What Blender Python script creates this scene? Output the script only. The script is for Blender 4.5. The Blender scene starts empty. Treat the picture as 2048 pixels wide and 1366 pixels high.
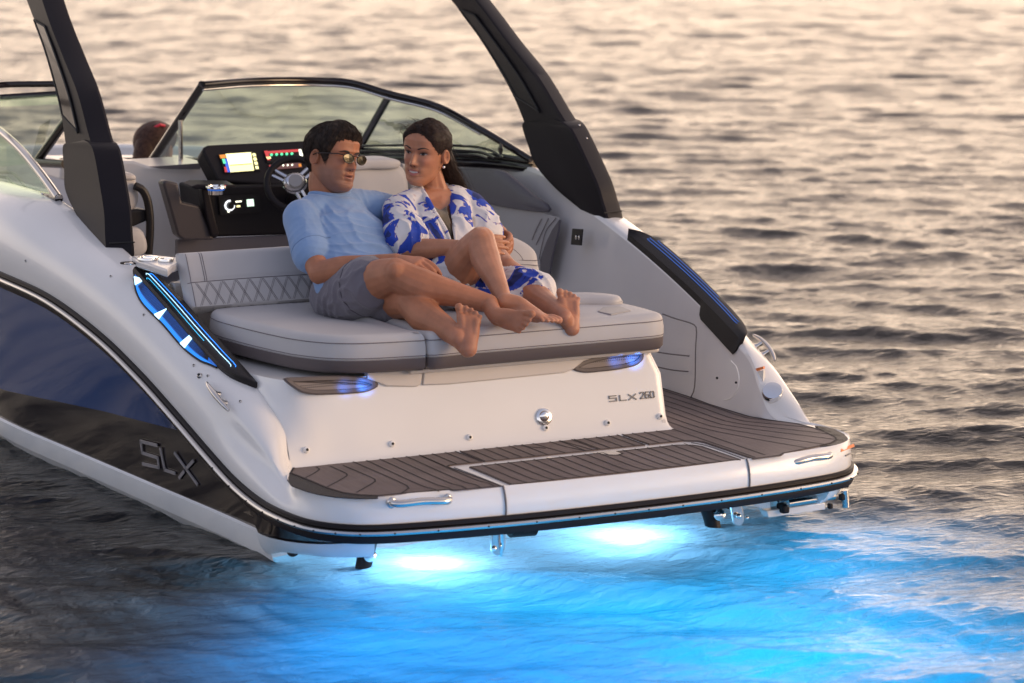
import bpy, bmesh, math, random
import numpy as np
from mathutils import Vector, Matrix, noise

random.seed(7)
rng = np.random.default_rng(11)
scene = bpy.context.scene
COL = scene.collection
V = lambda *a: np.array(a if len(a) > 1 else a[0], float)

# ---------------------------------------------------------------- camera model
LENS_PX = 5690.0
PITCH, YAW = math.radians(9.5), math.radians(27.0)
cF = V(math.sin(YAW) * math.cos(PITCH), math.cos(YAW) * math.cos(PITCH), -math.sin(PITCH))
cR = V(math.cos(YAW), -math.sin(YAW), 0)
cU = np.cross(cR, cF)
cC = V(-4.6275, -8.230, 2.3675)


def at(px, py, x=None, y=None, z=None, d=None):
    """point of the place seen at a picture position, on a known plane"""
    r = cF + cR * (px - 1024) / LENS_PX - cU * (py - 683) / LENS_PX
    t = d if d is not None else ((x - cC[0]) / r[0] if x is not None else ((y - cC[1]) / r[1] if y is not None else (z - cC[2]) / r[2]))
    return cC + t * r


def at_plane(px, py, p0, n):
    r = cF + cR * (px - 1024) / LENS_PX - cU * (py - 683) / LENS_PX
    n = np.asarray(n, float)
    return cC + r * (np.dot(np.asarray(p0, float) - cC, n) / np.dot(r, n))


# ---------------------------------------------------------------- curves
def spl(pts, n, closed=False):
    """Catmull-Rom (centripetal-ish) through pts, n samples evenly by arc length"""
    P = np.asarray(pts, float)
    m = len(P)
    if m == 2 and not closed:
        return P[0] + (P[1] - P[0]) * np.linspace(0, 1, n)[:, None]
    out = []
    segs = m if closed else m - 1
    for i in range(segs):
        if closed:
            p0, p1, p2, p3 = P[(i - 1) % m], P[i], P[(i + 1) % m], P[(i + 2) % m]
        else:
            p1, p2 = P[i], P[i + 1]
            p0 = P[i - 1] if i > 0 else 2 * p1 - p2
            p3 = P[i + 2] if i + 2 < m else 2 * p2 - p1
        t = np.linspace(0, 1, 16, endpoint=False)[:, None]
        d01, d12, d23 = [max(np.linalg.norm(b - a), 1e-6) ** .5 for a, b in ((p0, p1), (p1, p2), (p2, p3))]
        m1 = (p2 - p1) + d12 * ((p1 - p0) / d01 - (p2 - p0) / (d01 + d12))
        m2 = (p2 - p1) + d12 * ((p3 - p2) / d23 - (p3 - p1) / (d12 + d23))
        out.append((2 * t**3 - 3 * t**2 + 1) * p1 + (t**3 - 2 * t**2 + t) * m1 + (-2 * t**3 + 3 * t**2) * p2 + (t**3 - t**2) * m2)
    out = np.vstack(out + [P[:1] if closed else P[-1:]])
    s = np.r_[0, np.cumsum(np.linalg.norm(np.diff(out, axis=0), axis=1))]
    q = np.linspace(0, s[-1], n + 1)[:-1] if closed else np.linspace(0, s[-1], n)
    return np.stack([np.interp(q, s, out[:, k]) for k in range(out.shape[1])], 1)


def lin(pts, n):
    P = np.asarray(pts, float)
    s = np.r_[0, np.cumsum(np.linalg.norm(np.diff(P, axis=0), axis=1))]
    q = np.linspace(0, s[-1], n)
    return np.stack([np.interp(q, s, P[:, k]) for k in range(P.shape[1])], 1)


# ---------------------------------------------------------------- mesh building
def link(o, parent=None):
    COL.objects.link(o)
    if parent is not None:
        o.parent = parent
        if parent.parent is None:
            o.matrix_parent_inverse = Matrix.Translation(-Vector(parent.location))
    return o


class MB:
    """collects verts / faces / material slots of ONE mesh"""

    def __init__(self):
        self.v, self.f, self.m, self.n = [], [], [], 0

    def add(self, verts, faces, mi=0):
        b = self.n
        self.v.append(np.asarray(verts, float).reshape(-1, 3))
        self.n += len(self.v[-1])
        for f in faces:
            self.f.append([i + b for i in f])
            self.m.append(mi)
        return self

    def grid(self, rows, cu=False, cv=False, cap=False, mi=0):
        """rows: R x N x 3.  cu closes along N, cv closes along R"""
        G = np.asarray(rows, float)
        R, N = G.shape[:2]
        F = []
        for i in range(R if cv else R - 1):
            for j in range(N if cu else N - 1):
                F.append((i * N + j, i * N + (j + 1) % N, ((i + 1) % R) * N + (j + 1) % N, ((i + 1) % R) * N + j))
        if cap and cu and not cv:
            F.append(list(range(N))[::-1])
            F.append([(R - 1) * N + j for j in range(N)])
        return self.add(G.reshape(-1, 3), F, mi)

    def tube(self, path, r, seg=10, closed=False, cap=True, mi=0, flat=None):
        P = np.asarray(path, float)
        n = len(P)
        r = np.broadcast_to(np.asarray(r, float), (n,))
        T = np.gradient(P, axis=0)
        if closed:
            T = np.roll(P, -1, 0) - np.roll(P, 1, 0)
        T /= np.linalg.norm(T, axis=1)[:, None] + 1e-12
        a = np.array([0, 0, 1.0]) if abs(T[0][2]) < .9 else np.array([1.0, 0, 0])
        rows = []
        u = np.cross(T[0], a)
        u /= np.linalg.norm(u)
        ang = np.linspace(0, 2 * math.pi, seg, endpoint=False)
        for i in range(n):
            u = u - T[i] * np.dot(u, T[i])
            u /= np.linalg.norm(u) + 1e-12
            w = np.cross(T[i], u)
            rows.append(P[i] + r[i] * (np.cos(ang)[:, None] * u + np.sin(ang)[:, None] * w))
        return self.grid(rows, cu=True, cv=closed, cap=cap and not closed, mi=mi)

    def box(self, c, s, rot=None, mi=0):
        c, s = V(*c), V(*s) / 2
        vs = np.array([[x, y, z] for z in (-1, 1) for y in (-1, 1) for x in (-1, 1)], float) * s
        if rot is not None:
            vs = vs @ np.asarray(rot).T
        return self.add(vs + c, [(0, 2, 3, 1), (4, 5, 7, 6), (0, 1, 5, 4), (2, 6, 7, 3), (0, 4, 6, 2), (1, 3, 7, 5)], mi)

    def prism(self, top, off, mi=0):
        """closed outline (n x 3) extruded by vector off"""
        A = np.asarray(top, float)
        B = A + np.asarray(off, float)
        n = len(A)
        F = [list(range(n)), [n + i for i in range(n)][::-1]] + [(i, n + i, n + (i + 1) % n, (i + 1) % n) for i in range(n)]
        return self.add(np.vstack([A, B]), F, mi)

    def ball(self, c, r, seg=16, rings=10, mi=0):
        c = V(*c)
        r = np.broadcast_to(np.asarray(r, float), (3,))
        rows = []
        for i in range(rings + 1):
            a = math.pi * (i / rings - .5)
            b = np.linspace(0, 2 * math.pi, seg, endpoint=False)
            rows.append(c + r * np.stack([np.cos(a) * np.cos(b), np.cos(a) * np.sin(b), np.full(seg, math.sin(a))], 1))
        return self.grid(rows, cu=True, mi=mi)

    def build(self, name, mats, parent=None, smooth=True, bevel=0, sub=0, solid=0, autosharp=40, label=None):
        me = bpy.data.meshes.new(name)
        v = np.vstack(self.v)
        me.from_pydata(v.tolist(), [], self.f)
        if not isinstance(mats, (list, tuple)):
            mats = [mats]
        for m in mats:
            me.materials.append(m)
        if len(mats) > 1:
            me.polygons.foreach_set('material_index', self.m)
        bm = bmesh.new()
        bm.from_mesh(me)
        bmesh.ops.remove_doubles(bm, verts=bm.verts, dist=1e-5)
        bmesh.ops.dissolve_degenerate(bm, edges=bm.edges, dist=1e-6)
        bmesh.ops.recalc_face_normals(bm, faces=bm.faces)
        if smooth:
            lim = math.radians(autosharp)
            for e in bm.edges:
                if len(e.link_faces) == 2 and e.calc_face_angle(0) > lim:
                    e.smooth = False
            for f in bm.faces:
                f.smooth = True
        bm.to_mesh(me)
        bm.free()
        o = bpy.data.objects.new(name, me)
        link(o, parent)
        if solid:
            md = o.modifiers.new('s', 'SOLIDIFY'); md.thickness = solid; md.offset = 0
        if bevel:
            md = o.modifiers.new('b', 'BEVEL'); md.width = bevel; md.segments = 3; md.limit_method = 'ANGLE'; md.angle_limit = math.radians(35)
            md.harden_normals = False
        if sub:
            md = o.modifiers.new('u', 'SUBSURF'); md.levels = sub; md.render_levels = sub
        if label:
            o['label'] = label
        return o


def mirror(P):
    return np.asarray(P, float) * V(-1, 1, 1)


def empty(name, loc, label, cat, group=None):
    o = bpy.data.objects.new(name, None)
    o.location = loc
    o.empty_display_size = .2
    COL.objects.link(o)
    o['label'] = label
    o['category'] = cat
    if group:
        o['group'] = group
    return o


# ---------------------------------------------------------------- materials
def nodes(name):
    m = bpy.data.materials.new(name)
    m.use_nodes = True
    nt = m.node_tree
    return m, nt, nt.nodes['Principled BSDF'], nt.nodes['Material Output']


def mat(name, col, rough=.5, metal=0, coat=0, bump=0, bscale=200, spec=.5, emit=None, estr=0, vary=0, vscale=6, sss=0, detail=3, rvary=0):
    m, nt, b, out = nodes(name)
    N, L = nt.nodes, nt.links
    b.inputs['Base Color'].default_value = (*col, 1)
    b.inputs['Roughness'].default_value = rough
    b.inputs['Metallic'].default_value = metal
    b.inputs['Coat Weight'].default_value = coat
    b.inputs['Coat Roughness'].default_value = .06
    b.inputs['Specular IOR Level'].default_value = spec
    if sss:
        b.inputs['Subsurface Weight'].default_value = sss
        b.inputs['Subsurface Radius'].default_value = (.012, .004, .002)
        b.inputs['Subsurface Scale'].default_value = 1
    if emit:
        b.inputs['Emission Color'].default_value = (*emit, 1)
        b.inputs['Emission Strength'].default_value = estr
    tc = N.new('ShaderNodeTexCoord')
    if vary or rvary:
        n = N.new('ShaderNodeTexNoise'); n.inputs['Scale'].default_value = vscale; n.inputs['Detail'].default_value = 5
        L.new(tc.outputs['Object'], n.inputs['Vector'])
        if vary:
            r = N.new('ShaderNodeMapRange'); r.inputs['From Min'].default_value = .3; r.inputs['From Max'].default_value = .7
            r.inputs['To Min'].default_value = 1 - vary; r.inputs['To Max'].default_value = 1 + vary
            L.new(n.outputs['Fac'], r.inputs['Value'])
            mx = N.new('ShaderNodeVectorMath'); mx.operation = 'SCALE'; mx.inputs[0].default_value = col
            L.new(r.outputs[0], mx.inputs['Scale']); L.new(mx.outputs[0], b.inputs['Base Color'])
        if rvary:
            r2 = N.new('ShaderNodeMapRange'); r2.inputs['To Min'].default_value = max(rough - rvary, .02); r2.inputs['To Max'].default_value = rough + rvary
            L.new(n.outputs['Fac'], r2.inputs['Value']); L.new(r2.outputs[0], b.inputs['Roughness'])
    if bump:
        n = N.new('ShaderNodeTexNoise'); n.inputs['Scale'].default_value = bscale; n.inputs['Detail'].default_value = detail
        L.new(tc.outputs['Object'], n.inputs['Vector'])
        bp = N.new('ShaderNodeBump'); bp.inputs['Strength'].default_value = bump; bp.inputs['Distance'].default_value = .01
        L.new(n.outputs['Fac'], bp.inputs['Height']); L.new(bp.outputs['Normal'], b.inputs['Normal'])
    return m


M = {}
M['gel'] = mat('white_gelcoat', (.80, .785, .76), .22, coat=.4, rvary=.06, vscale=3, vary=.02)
M['gelin'] = mat('inner_gelcoat_shaded', (.60, .585, .58), .32, coat=.2, vary=.02)  # white gelcoat toned down: the shade inside the boat is put into the colour
M['blue'] = mat('deep_blue_gelcoat', (.024, .058, .17), .12, coat=.25, spec=.3, bump=.09, bscale=3)
M['black'] = mat('black_gloss_band', (.014, .010, .011), .13, coat=.2, spec=.4, bump=.10, bscale=4)
M['rub'] = mat('black_rubber', (.014, .011, .012), .45, spec=.22)
M['hullw'] = mat('lower_hull_white', (.80, .83, .84), .25, coat=.4, vary=.05, vscale=4)
M['steel'] = mat('stainless_steel', (.62, .60, .58), .16, metal=1)
M['chrome'] = mat('chrome', (.82, .81, .80), .07, metal=1)
M['plastic'] = mat('charcoal_plastic', (.013, .011, .014), .45, spec=.14, bump=.05, bscale=900, vary=.06)
M['plastic2'] = mat('dark_plastic_face', (.009, .008, .010), .4, spec=.3, bump=.06, bscale=900)
M['dash'] = mat('black_dash_vinyl', (.010, .008, .010), .55, spec=.25, bump=.1, bscale=700)
M['vinyl'] = mat('light_grey_vinyl', (.47, .455, .45), .50, bump=.10, bscale=650, vary=.03, vscale=5)
M['cream'] = mat('cream_panel', (.60, .55, .50), .4, vary=.02)
M['vinyldark'] = mat('dark_taupe_vinyl', (.105, .085, .085), .55, bump=.10, bscale=650, vary=.05)
M['slate'] = mat('slate_vinyl', (.095, .088, .105), .5, bump=.1, bscale=600, vary=.05)
M['thread'] = mat('dark_thread', (.16, .14, .15), .7)
M['matgap'] = mat('dark_mat_groove', (.018, .013, .013), .75)
M['pad'] = mat('black_step_pad', (.009, .007, .008), .5, spec=.3, bump=.15, bscale=500)
M['seam'] = mat('panel_seam', (.16, .145, .14), .7)
M['hole'] = mat('black_hole', (.006, .006, .006), .6)
M['grey'] = mat('grey_plastic', (.30, .29, .29), .45)
M['led'] = mat('blue_led', (.02, .1, .3), .4, emit=(.015, .22, 1.0), estr=2.2)
M['ledw'] = mat('cool_white_led', (.3, .5, .8), .4, emit=(.45, .78, 1.0), estr=2.0)
M['ledf'] = mat('faint_blue_led', (.02, .05, .1), .4, emit=(.01, .16, .8), estr=.55)
M['ledb'] = mat('blue_light_lens', (.02, .1, .3), .4, emit=(.01, .25, .95), estr=.95)
M['ledc'] = mat('cyan_led', (.1, .4, .5), .4, emit=(.03, .45, .85), estr=1.3)
M['orange'] = mat('orange_label_ink', (.75, .22, .06), .5)
M['labelw'] = mat('white_label', (.75, .74, .70), .4)
M['ink'] = mat('grey_label_ink', (.18, .17, .17), .6)


def teak():
    m, nt, b, out = nodes('brown_deck_foam')
    N, L = nt.nodes, nt.links
    tc = N.new('ShaderNodeTexCoord')
    mp = N.new('ShaderNodeMapping'); mp.inputs['Scale'].default_value = (160, 5, 5)
    n = N.new('ShaderNodeTexNoise'); n.inputs['Scale'].default_value = 1; n.inputs['Detail'].default_value = 4
    L.new(tc.outputs['Object'], mp.inputs[0]); L.new(mp.outputs[0], n.inputs['Vector'])
    n2 = N.new('ShaderNodeTexNoise'); n2.inputs['Scale'].default_value = 5
    L.new(tc.outputs['Object'], n2.inputs['Vector'])
    ad = N.new('ShaderNodeMath'); ad.operation = 'MULTIPLY_ADD'; ad.inputs[1].default_value = .5
    L.new(n.outputs['Fac'], ad.inputs[0]); L.new(n2.outputs['Fac'], ad.inputs[2])
    cr = N.new('ShaderNodeValToRGB')
    cr.color_ramp.elements[0].position = .45; cr.color_ramp.elements[0].color = (.105, .075, .068, 1)
    cr.color_ramp.elements[1].position = 1.0; cr.color_ramp.elements[1].color = (.185, .140, .125, 1)
    L.new(ad.outputs[0], cr.inputs[0]); L.new(cr.outputs[0], b.inputs['Base Color'])
    b.inputs['Roughness'].default_value = .62
    bp = N.new('ShaderNodeBump'); bp.inputs['Strength'].default_value = .25; bp.inputs['Distance'].default_value = .003
    L.new(n.outputs['Fac'], bp.inputs['Height']); L.new(bp.outputs[0], b.inputs['Normal'])
    return m


M['teak'] = teak()


def glass(name, tint, refl=.10):
    m, nt, b, out = nodes(name)
    N, L = nt.nodes, nt.links
    N.remove(b)
    t = N.new('ShaderNodeBsdfTransparent'); t.inputs[0].default_value = (*tint, 1)
    g = N.new('ShaderNodeBsdfGlossy'); g.inputs['Roughness'].default_value = .02; g.inputs[0].default_value = (.9, 1, .93, 1)
    fr = N.new('ShaderNodeFresnel'); fr.inputs[0].default_value = 1.5
    mu = N.new('ShaderNodeMath'); mu.operation = 'MULTIPLY_ADD'; mu.inputs[1].default_value = .38; mu.inputs[2].default_value = refl * .3
    L.new(fr.outputs[0], mu.inputs[0])
    mx = N.new('ShaderNodeMixShader')
    L.new(mu.outputs[0], mx.inputs[0]); L.new(t.outputs[0], mx.inputs[1]); L.new(g.outputs[0], mx.inputs[2])
    L.new(mx.outputs[0], out.inputs[0])
    return m


M['glass'] = glass('green_tinted_glass', (.74, .90, .77), .04)
M['glass2'] = glass('green_tinted_side_glass', (.90, .955, .90), .02)
M['smoke'] = glass('smoked_glass', (.16, .14, .15), .25)


def grille():
    m, nt, b, out = nodes('perforated_grille')
    N, L = nt.nodes, nt.links
    tc = N.new('ShaderNodeTexCoord')
    vo = N.new('ShaderNodeTexVoronoi'); vo.inputs['Scale'].default_value = 130; vo.inputs['Randomness'].default_value = 0
    L.new(tc.outputs['Object'], vo.inputs['Vector'])
    cr = N.new('ShaderNodeValToRGB')
    cr.color_ramp.elements[0].position = .28; cr.color_ramp.elements[0].color = (.012, .010, .010, 1)
    cr.color_ramp.elements[1].position = .36; cr.color_ramp.elements[1].color = (.20, .165, .15, 1)
    L.new(vo.outputs['Distance'], cr.inputs[0]); L.new(cr.outputs[0], b.inputs['Base Color'])
    b.inputs['Roughness'].default_value = .45
    return m


M['grille'] = grille()
# ================================================================ the boat
boat = empty('motorboat', (0, 2.6, 0), 'white and navy motorboat with its stern lit blue by underwater lights', 'motorboat')


def spk(keys, sub=6):
    """uniform Catmull-Rom through keys, sub samples per span (keeps two curves paired)"""
    P = np.asarray(keys, float)
    P = np.vstack([2 * P[0] - P[1], P, 2 * P[-1] - P[-2]])
    out = []
    for i in range(1, len(P) - 2):
        p0, p1, p2, p3 = P[i - 1:i + 3]
        for t in np.linspace(0, 1, sub, endpoint=False):
            out.append(.5 * (2 * p1 + (p2 - p0) * t + (2 * p0 - 5 * p1 + 4 * p2 - p3) * t * t + (3 * p1 - p0 - 3 * p2 + p3) * t**3))
    out.append(P[-2])
    return np.array(out)


STA = [  # rail point, inner edge point, bulge
    ((0, 7.2, .80), (0, 7.02, .84), .0), ((-.55, 6.8, .80), (-.46, 6.66, .86), .02), ((-.95, 5.9, .79), (-.82, 5.85, .90), .03),
    ((-1.22, 4.8, .78), (-1.03, 4.8, .97), .04), ((-1.33, 3.8, .775), (-1.12, 3.8, 1.04), .05), ((-1.335, 3.2, .765), (-1.125, 3.2, 1.06), .05),
    ((-1.319, 2.794, .753), (-1.105, 2.70, 1.05), .05), ((-1.27, 2.303, .721), (-1.068, 2.32, .975), .05), ((-1.225, 1.849, .64), (-1.05, 1.95, .895), .05),
    ((-1.191, 1.508, .545), (-1.035, 1.60, .805), .05), ((-1.162, 1.225, .446), (-1.02, 1.25, .70), .045), ((-1.135, .953, .345), (-1.0, .95, .60), .03),
    ((-1.118, .75, .28), (-.99, .79, .535), .02), ((-1.105, .55, .245), (-.968, .685, .45), .02), ((-1.09, .38, .235), (-.985, .60, .352), .015),
    ((-1.06, .24, .232), (-1.06, .42, .334), .0), ((-1.0, .14, .232), (-1.045, .22, .334), .012), ((-.90, .072, .232), (-.93, .10, .334), .014),
    ((-.70, .03, .232), (-.70, .05, .334), .012), ((-.44, 0, .232), (-.44, .022, .334), .010), ((-.2, -.012, .232), (-.2, .008, .334), .010), ((0, -.015, .232), (0, .004, .334), .010)]
RAIL = spk([s[0] for s in STA])
INN = spk([s[1] for s in STA])
BUL = np.interp(np.arange(len(RAIL)) / 6, range(len(STA)), [s[2] for s in STA])

GUN = np.interp(INN[:, 1], [.22, .42, .60, .80, 1.1, 3, 5], [.12, .25, .55, .75, .85, .85, .5])


def outward(P):
    T = np.gradient(np.asarray(P), axis=0)
    n = np.stack([T[:, 1], -T[:, 0], 0 * T[:, 0]], 1)
    n /= np.linalg.norm(n, axis=1)[:, None] + 1e-12
    # port side curve runs from bow to stern: outward is -x
    return n


NOUT = outward(RAIL)
NOUT *= np.where(NOUT[:, 0:1] + NOUT[:, 1:2] * .2 > .3, -1, 1)
for i in range(len(NOUT)):
    ctr = V(0, 2.5, 0)
    if np.dot(NOUT[i], RAIL[i] - ctr) < 0:
        NOUT[i] *= -1


def deck_pt(i, t):
    """point of the deck side between the rail (t=0) and the inner edge (t=1) at fine station i"""
    R_, I_ = RAIL[i], INN[i]
    h = max(I_[2] - R_[2], .02)
    c1 = R_ + NOUT[i] * (.02 + BUL[i] * .6) * min(1, h / .2) + (I_ - R_) * V(.10, .10, .55)
    flat = GUN[i]
    c2 = I_ + (R_ - I_) * V(flat, flat, flat * .10) + V(0, 0, BUL[i] * .15)
    p = (1 - t)**3 * R_ + 3 * t * (1 - t)**2 * c1 + 3 * t * t * (1 - t) * c2 + t**3 * I_
    sc = math.exp(-((R_[1] - .62) / .26)**4) * math.sin(math.pi * min(1, max(0, (t - .12) / .5)))**2
    return p - (NOUT[i] + V(0, 0, .3)) * .022 * sc


def full(rows):
    """rows along the port curve -> closed round to starboard (drop the shared centre row)"""
    A = np.asarray(rows)
    return np.vstack([A, mirror(A[:-1])[::-1]])


NS = len(RAIL)
ts = np.linspace(0, 1, 17)
deck = np.array([[deck_pt(i, t) for t in ts] for i in range(NS)])
lip = []
for i in range(NS):
    inward = -NOUT[i]
    y = INN[i][1]
    lip.append([INN[i] + inward * .008 - V(0, 0, .004), INN[i] + inward * .014 - V(0, 0, .018)])
deck = np.concatenate([deck, np.array(lip)], 1)
deckM = MB().grid(full(deck))
deck_side = deckM.build('deck_moulding', M['gel'], boat)

# inner liner below the gunwale down to the cockpit floor and walk-through
base = []
for i in range(NS):
    x, y, z = INN[i]
    if .40 < y <= .60:
        base.append((x, y, .3305))
    elif y > .60:
        bx = np.interp(y, [.60, .70, .96, 1.11, 2, 3, 4, 6, 7.02], [.955, .925, .907, .917, .95, 1.0, 1.0, .72, .0])
        base.append((-min(bx, abs(x) if y > 6 else bx), y, .33 if y < 1.2 else .28))
nb = len(base)
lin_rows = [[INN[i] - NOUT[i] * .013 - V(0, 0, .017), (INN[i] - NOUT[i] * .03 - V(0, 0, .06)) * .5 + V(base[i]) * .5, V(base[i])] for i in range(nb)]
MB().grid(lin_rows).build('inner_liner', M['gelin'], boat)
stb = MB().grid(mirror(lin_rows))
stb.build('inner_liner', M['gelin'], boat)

# cockpit floor
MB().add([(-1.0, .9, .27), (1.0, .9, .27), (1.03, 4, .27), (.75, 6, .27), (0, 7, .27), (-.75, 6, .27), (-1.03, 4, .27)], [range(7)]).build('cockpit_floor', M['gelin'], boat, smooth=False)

# ---- rub rail: black band, steel strip, black lower band
loop = full([[p] for p in RAIL])[:, 0]
nrm = np.vstack([NOUT, (NOUT[:-1] * V(-1, 1, 1))[::-1]])


def sweep(profile, name, m, parent=boat, lo=0, hi=None):
    rows = [[loop[i] + nrm[i] * h + V(0, 0, z) for h, z in profile] for i in range(lo, hi or len(loop))]
    return MB().grid(rows, cu=True, cap=True).build(name, m, parent)


rubrail = sweep([(-.01, .007), (.008, .007), (.012, .003), (.012, -.008), (-.01, -.010)], 'rub_rail', M['rub'])
prof = [(-.01, -.011), (.018, -.011), (.026, -.014), (.029, -.020), (.026, -.027), (.016, -.031), (-.01, -.031)]
mb = MB().grid([[loop[i] + nrm[i] * h + V(0, 0, z) for h, z in prof] for i in range(len(loop))], cu=True, cap=True)
for i in range(20, len(loop) - 20, 4):      # screw heads along the strip
    if loop[i][1] < .9:
        mb.ball(loop[i] + nrm[i] * .029 + V(0, 0, -.020), .0035, 8, 5, mi=1)
mb.build('steel_strip', [M['steel'], M['hole']], rubrail)
sweep([(-.02, -.032), (.013, -.032), (.013, -.042), (.008, -.056), (-.03, -.058)], 'lower_fender_strip', M['rub'], rubrail)

# ---- hull sides (blue / black / white)


def hull_rows(sgn):
    rows = []
    for i in range(NS):
        R_ = RAIL[i]
        y = R_[1]
        if y < .6:
            break
        k = abs(R_[0]) / 1.3
        top = R_ + V(0, 0, -.045) + NOUT[i] * .004
        zb = np.interp(y, [1.25, 1.9, 2.88, 5, 7.2], [.363, .329, .258, .30, .45])
        zs = np.interp(y, [.5, 1, 3, 5, 7.2], [.103, .108, .118, .16, .30])
        zc = np.interp(y, [.5, 1, 3, 5, 7.2], [.006, .018, .035, .07, .2])
        zb = min(zb, top[2] - .002)
        zs_ = min(zs, zb - .002)

        def pt(off, z, lift=0):
            q = R_ - NOUT[i] * off
            return V(q[0], q[1], z)
        c1, c2, c3 = pt(.028, zb), pt(.060, zs_), pt(.072, zc)
        m1, m2 = (top * .5 + c1 * .5) + NOUT[i] * .006, (c1 + c2) / 2 + NOUT[i] * .003
        rows.append([top, m1, c1, c1 + V(0, 0, -.0005), m2, c2, c2 + NOUT[i] * .010 + V(0, 0, -.006), (c2 + c3) / 2 + NOUT[i] * .010, c3, c3 - NOUT[i] * .012 - V(0, 0, .006), pt(.16, zc - .12), pt(.5, -.35), V(0, y, -.45)])
    rows = np.array(rows)
    return rows if sgn < 0 else mirror(rows)


for sgn in (-1, 1):
    H = hull_rows(sgn)
    mb = MB()
    for a, b, mi in ((0, 3, 0), (3, 6, 1), (6, 13, 2)):
        mb.grid(H[:, a:b], mi=mi)
    for a, mi in ((2, 1), (5, 2)):
        mb.grid(H[:, a:a + 2], mi=mi)
    hull_part = mb.build('hull_side', [M['blue'], M['black'], M['hullw']], boat, autosharp=25)
    if sgn < 0:
        HP = H
        port_hull = hull_part

# ---- quarter skirt under the platform corners: black upper, white lower rim
for sgn in (-1, 1):
    mb = MB()
    rows_b, rows_w = [], []
    for i in range(NS):
        R_ = RAIL[i]
        if R_[1] > .66 or abs(R_[0]) < .875:
            continue
        s = np.clip((.62 - R_[1]) / .55, 0, 1)
        zb, zw = .108 + .068 * s**1.3, .03 + .082 * s**.55
        a = R_ + V(0, 0, -.055) + NOUT[i] * .006
        b = R_ - NOUT[i] * .030
        c = R_ - NOUT[i] * (.060 + .02 * s)
        rows_b.append([a, V(b[0], b[1], zb)])
        rows_w.append([V(b[0], b[1], zb) + NOUT[i] * .006, V(*(b * .6 + c * .4)[:2], zb * .4 + zw * .6) + NOUT[i] * .004, V(c[0], c[1], zw), V(*(R_ - NOUT[i] * .16)[:2], zw + .004), V(*(R_ - NOUT[i] * .2)[:2], .17)])
    rows_b, rows_w = np.array(rows_b), np.array(rows_w)
    if sgn > 0:
        rows_b, rows_w = mirror(rows_b), mirror(rows_w)
    mb.grid(rows_b, mi=0).grid(rows_w, mi=1)
    e = rows_w[-1]
    mb.add(e, [range(len(e))], 1)
    mb.build('platform_skirt', [M['black'], M['hullw']], boat, autosharp=25)

# ---- platform: white base slab, underside, hull transom below
plate = [p for p in INN if p[1] < .64]
pl = np.array(plate)
pl = np.vstack([pl, mirror(pl[:-1])[::-1]])
mb = MB()
top = pl.copy(); top[:, 2] = .331
mb.add(top, [range(len(top))], 0)
under = np.array([loop[i] - nrm[i] * .005 for i in range(len(loop)) if loop[i][1] < .75]); under[:, 2] = .172
mb.add(under, [range(len(under))], 1)
mb.build('swim_platform', [M['gel'], M['black']], boat, smooth=False)
MB().grid([[(x, .64, .18), (x, .66, 0), (x, .70, -.4)] for x in np.linspace(-1.03, 1.03, 12)]).build('hull_transom', M['hullw'], boat)
tro = boat

# ---- deck mats with grooves
Z0 = .331


def plan(px, z=.337):
    return [at(a, b, z=z) for a, b in px]


def mat_piece(outline, name, grooves, border=None):
    mb = MB()
    o = np.asarray(outline, float).copy(); o[:, 2] = Z0 + .0036
    mb.prism(o, (0, 0, -.0034), 0)
    for g in grooves:
        g = np.asarray(g, float)
        if len(g) > 2:
            g = spl(g, 14)
        T = np.gradient(g, axis=0); nn = np.stack([-T[:, 1], T[:, 0], 0 * T[:, 0]], 1); nn /= np.linalg.norm(nn, axis=1)[:, None]
        rows = np.stack([g - nn * .0028, g + nn * .0028], 1); rows[..., 2] = Z0 + .0046
        mb.grid(rows, mi=1)
    # dark rim
    rim = []
    n = len(o)
    c = o.mean(0)
    for i in range(n):
        a, b2 = o[i - 1], o[(i + 1) % n]
        t1 = (o[i] - a) / (np.linalg.norm(o[i] - a) + 1e-9); t2 = (b2 - o[i]) / (np.linalg.norm(b2 - o[i]) + 1e-9)
        t = t1 + t2; t /= np.linalg.norm(t) + 1e-9
        nn = V(-t[1], t[0], 0)
        cosb = max(.85, abs(np.dot(nn, V(-t1[1], t1[0], 0))))
        rim.append((o[i] + V(0, 0, .0012), o[i] + nn * .0065 / cosb + V(0, 0, .0012)))
    area = sum(o[i - 1][0] * o[i][1] - o[i][0] * o[i - 1][1] for i in range(n))
    if area < 0:
        rim = [(a, a - (b3 - a) + V(0, 0, 0)) for a, b3 in rim]
        rim = [(a, V(b3[0], b3[1], a[2])) for a, b3 in rim]
    mb.grid(np.array(rim + rim[:1]), mi=1)
    return mb.build(name, [M['teak'], M['matgap']], boat, smooth=False)


# left and back mat
corner_in = plan([(579.5, 944.6), (608.5, 955.8), (652, 974), (685, 984), (720, 988.5), (756, 990)])
left_out = [V(-.955, .625, 0)] + corner_in + [V(-.66, .052, 0), V(-.625, .028, 0), V(-.462, .020, 0), V(-.488, .378, 0), V(-.47, .395, 0), V(-.345, .395, 0), V(-.352, .628, 0)]
gl = [plan([(632, 932.7), (638.5, 937), (632, 943), (608.5, 955.8)]), plan([(660, 931), (691, 945), (695, 948.5), (690, 953), (652, 974)]),
      plan([(686, 929.5), (745, 955), (752, 959.5), (747, 964), (712.6, 984)])]
for x in np.arange(-.745, -.49, .0503):
    gl.append([V(x, .628, 0), V(x + .0, .11, 0), V(x + .012, .07, 0), V(x - .008 * (1 if x < -.7 else -1), .03, 0)] if x > -.72 else [V(x, .628, 0), V(x + .004, .18, 0), V(x - .0, .14, 0), V(x - .07, .06, 0)])
gl += [[V(x, .628, 0), V(x, .395, 0)] for x in np.arange(-.4935, -.36, .0503)]
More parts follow.
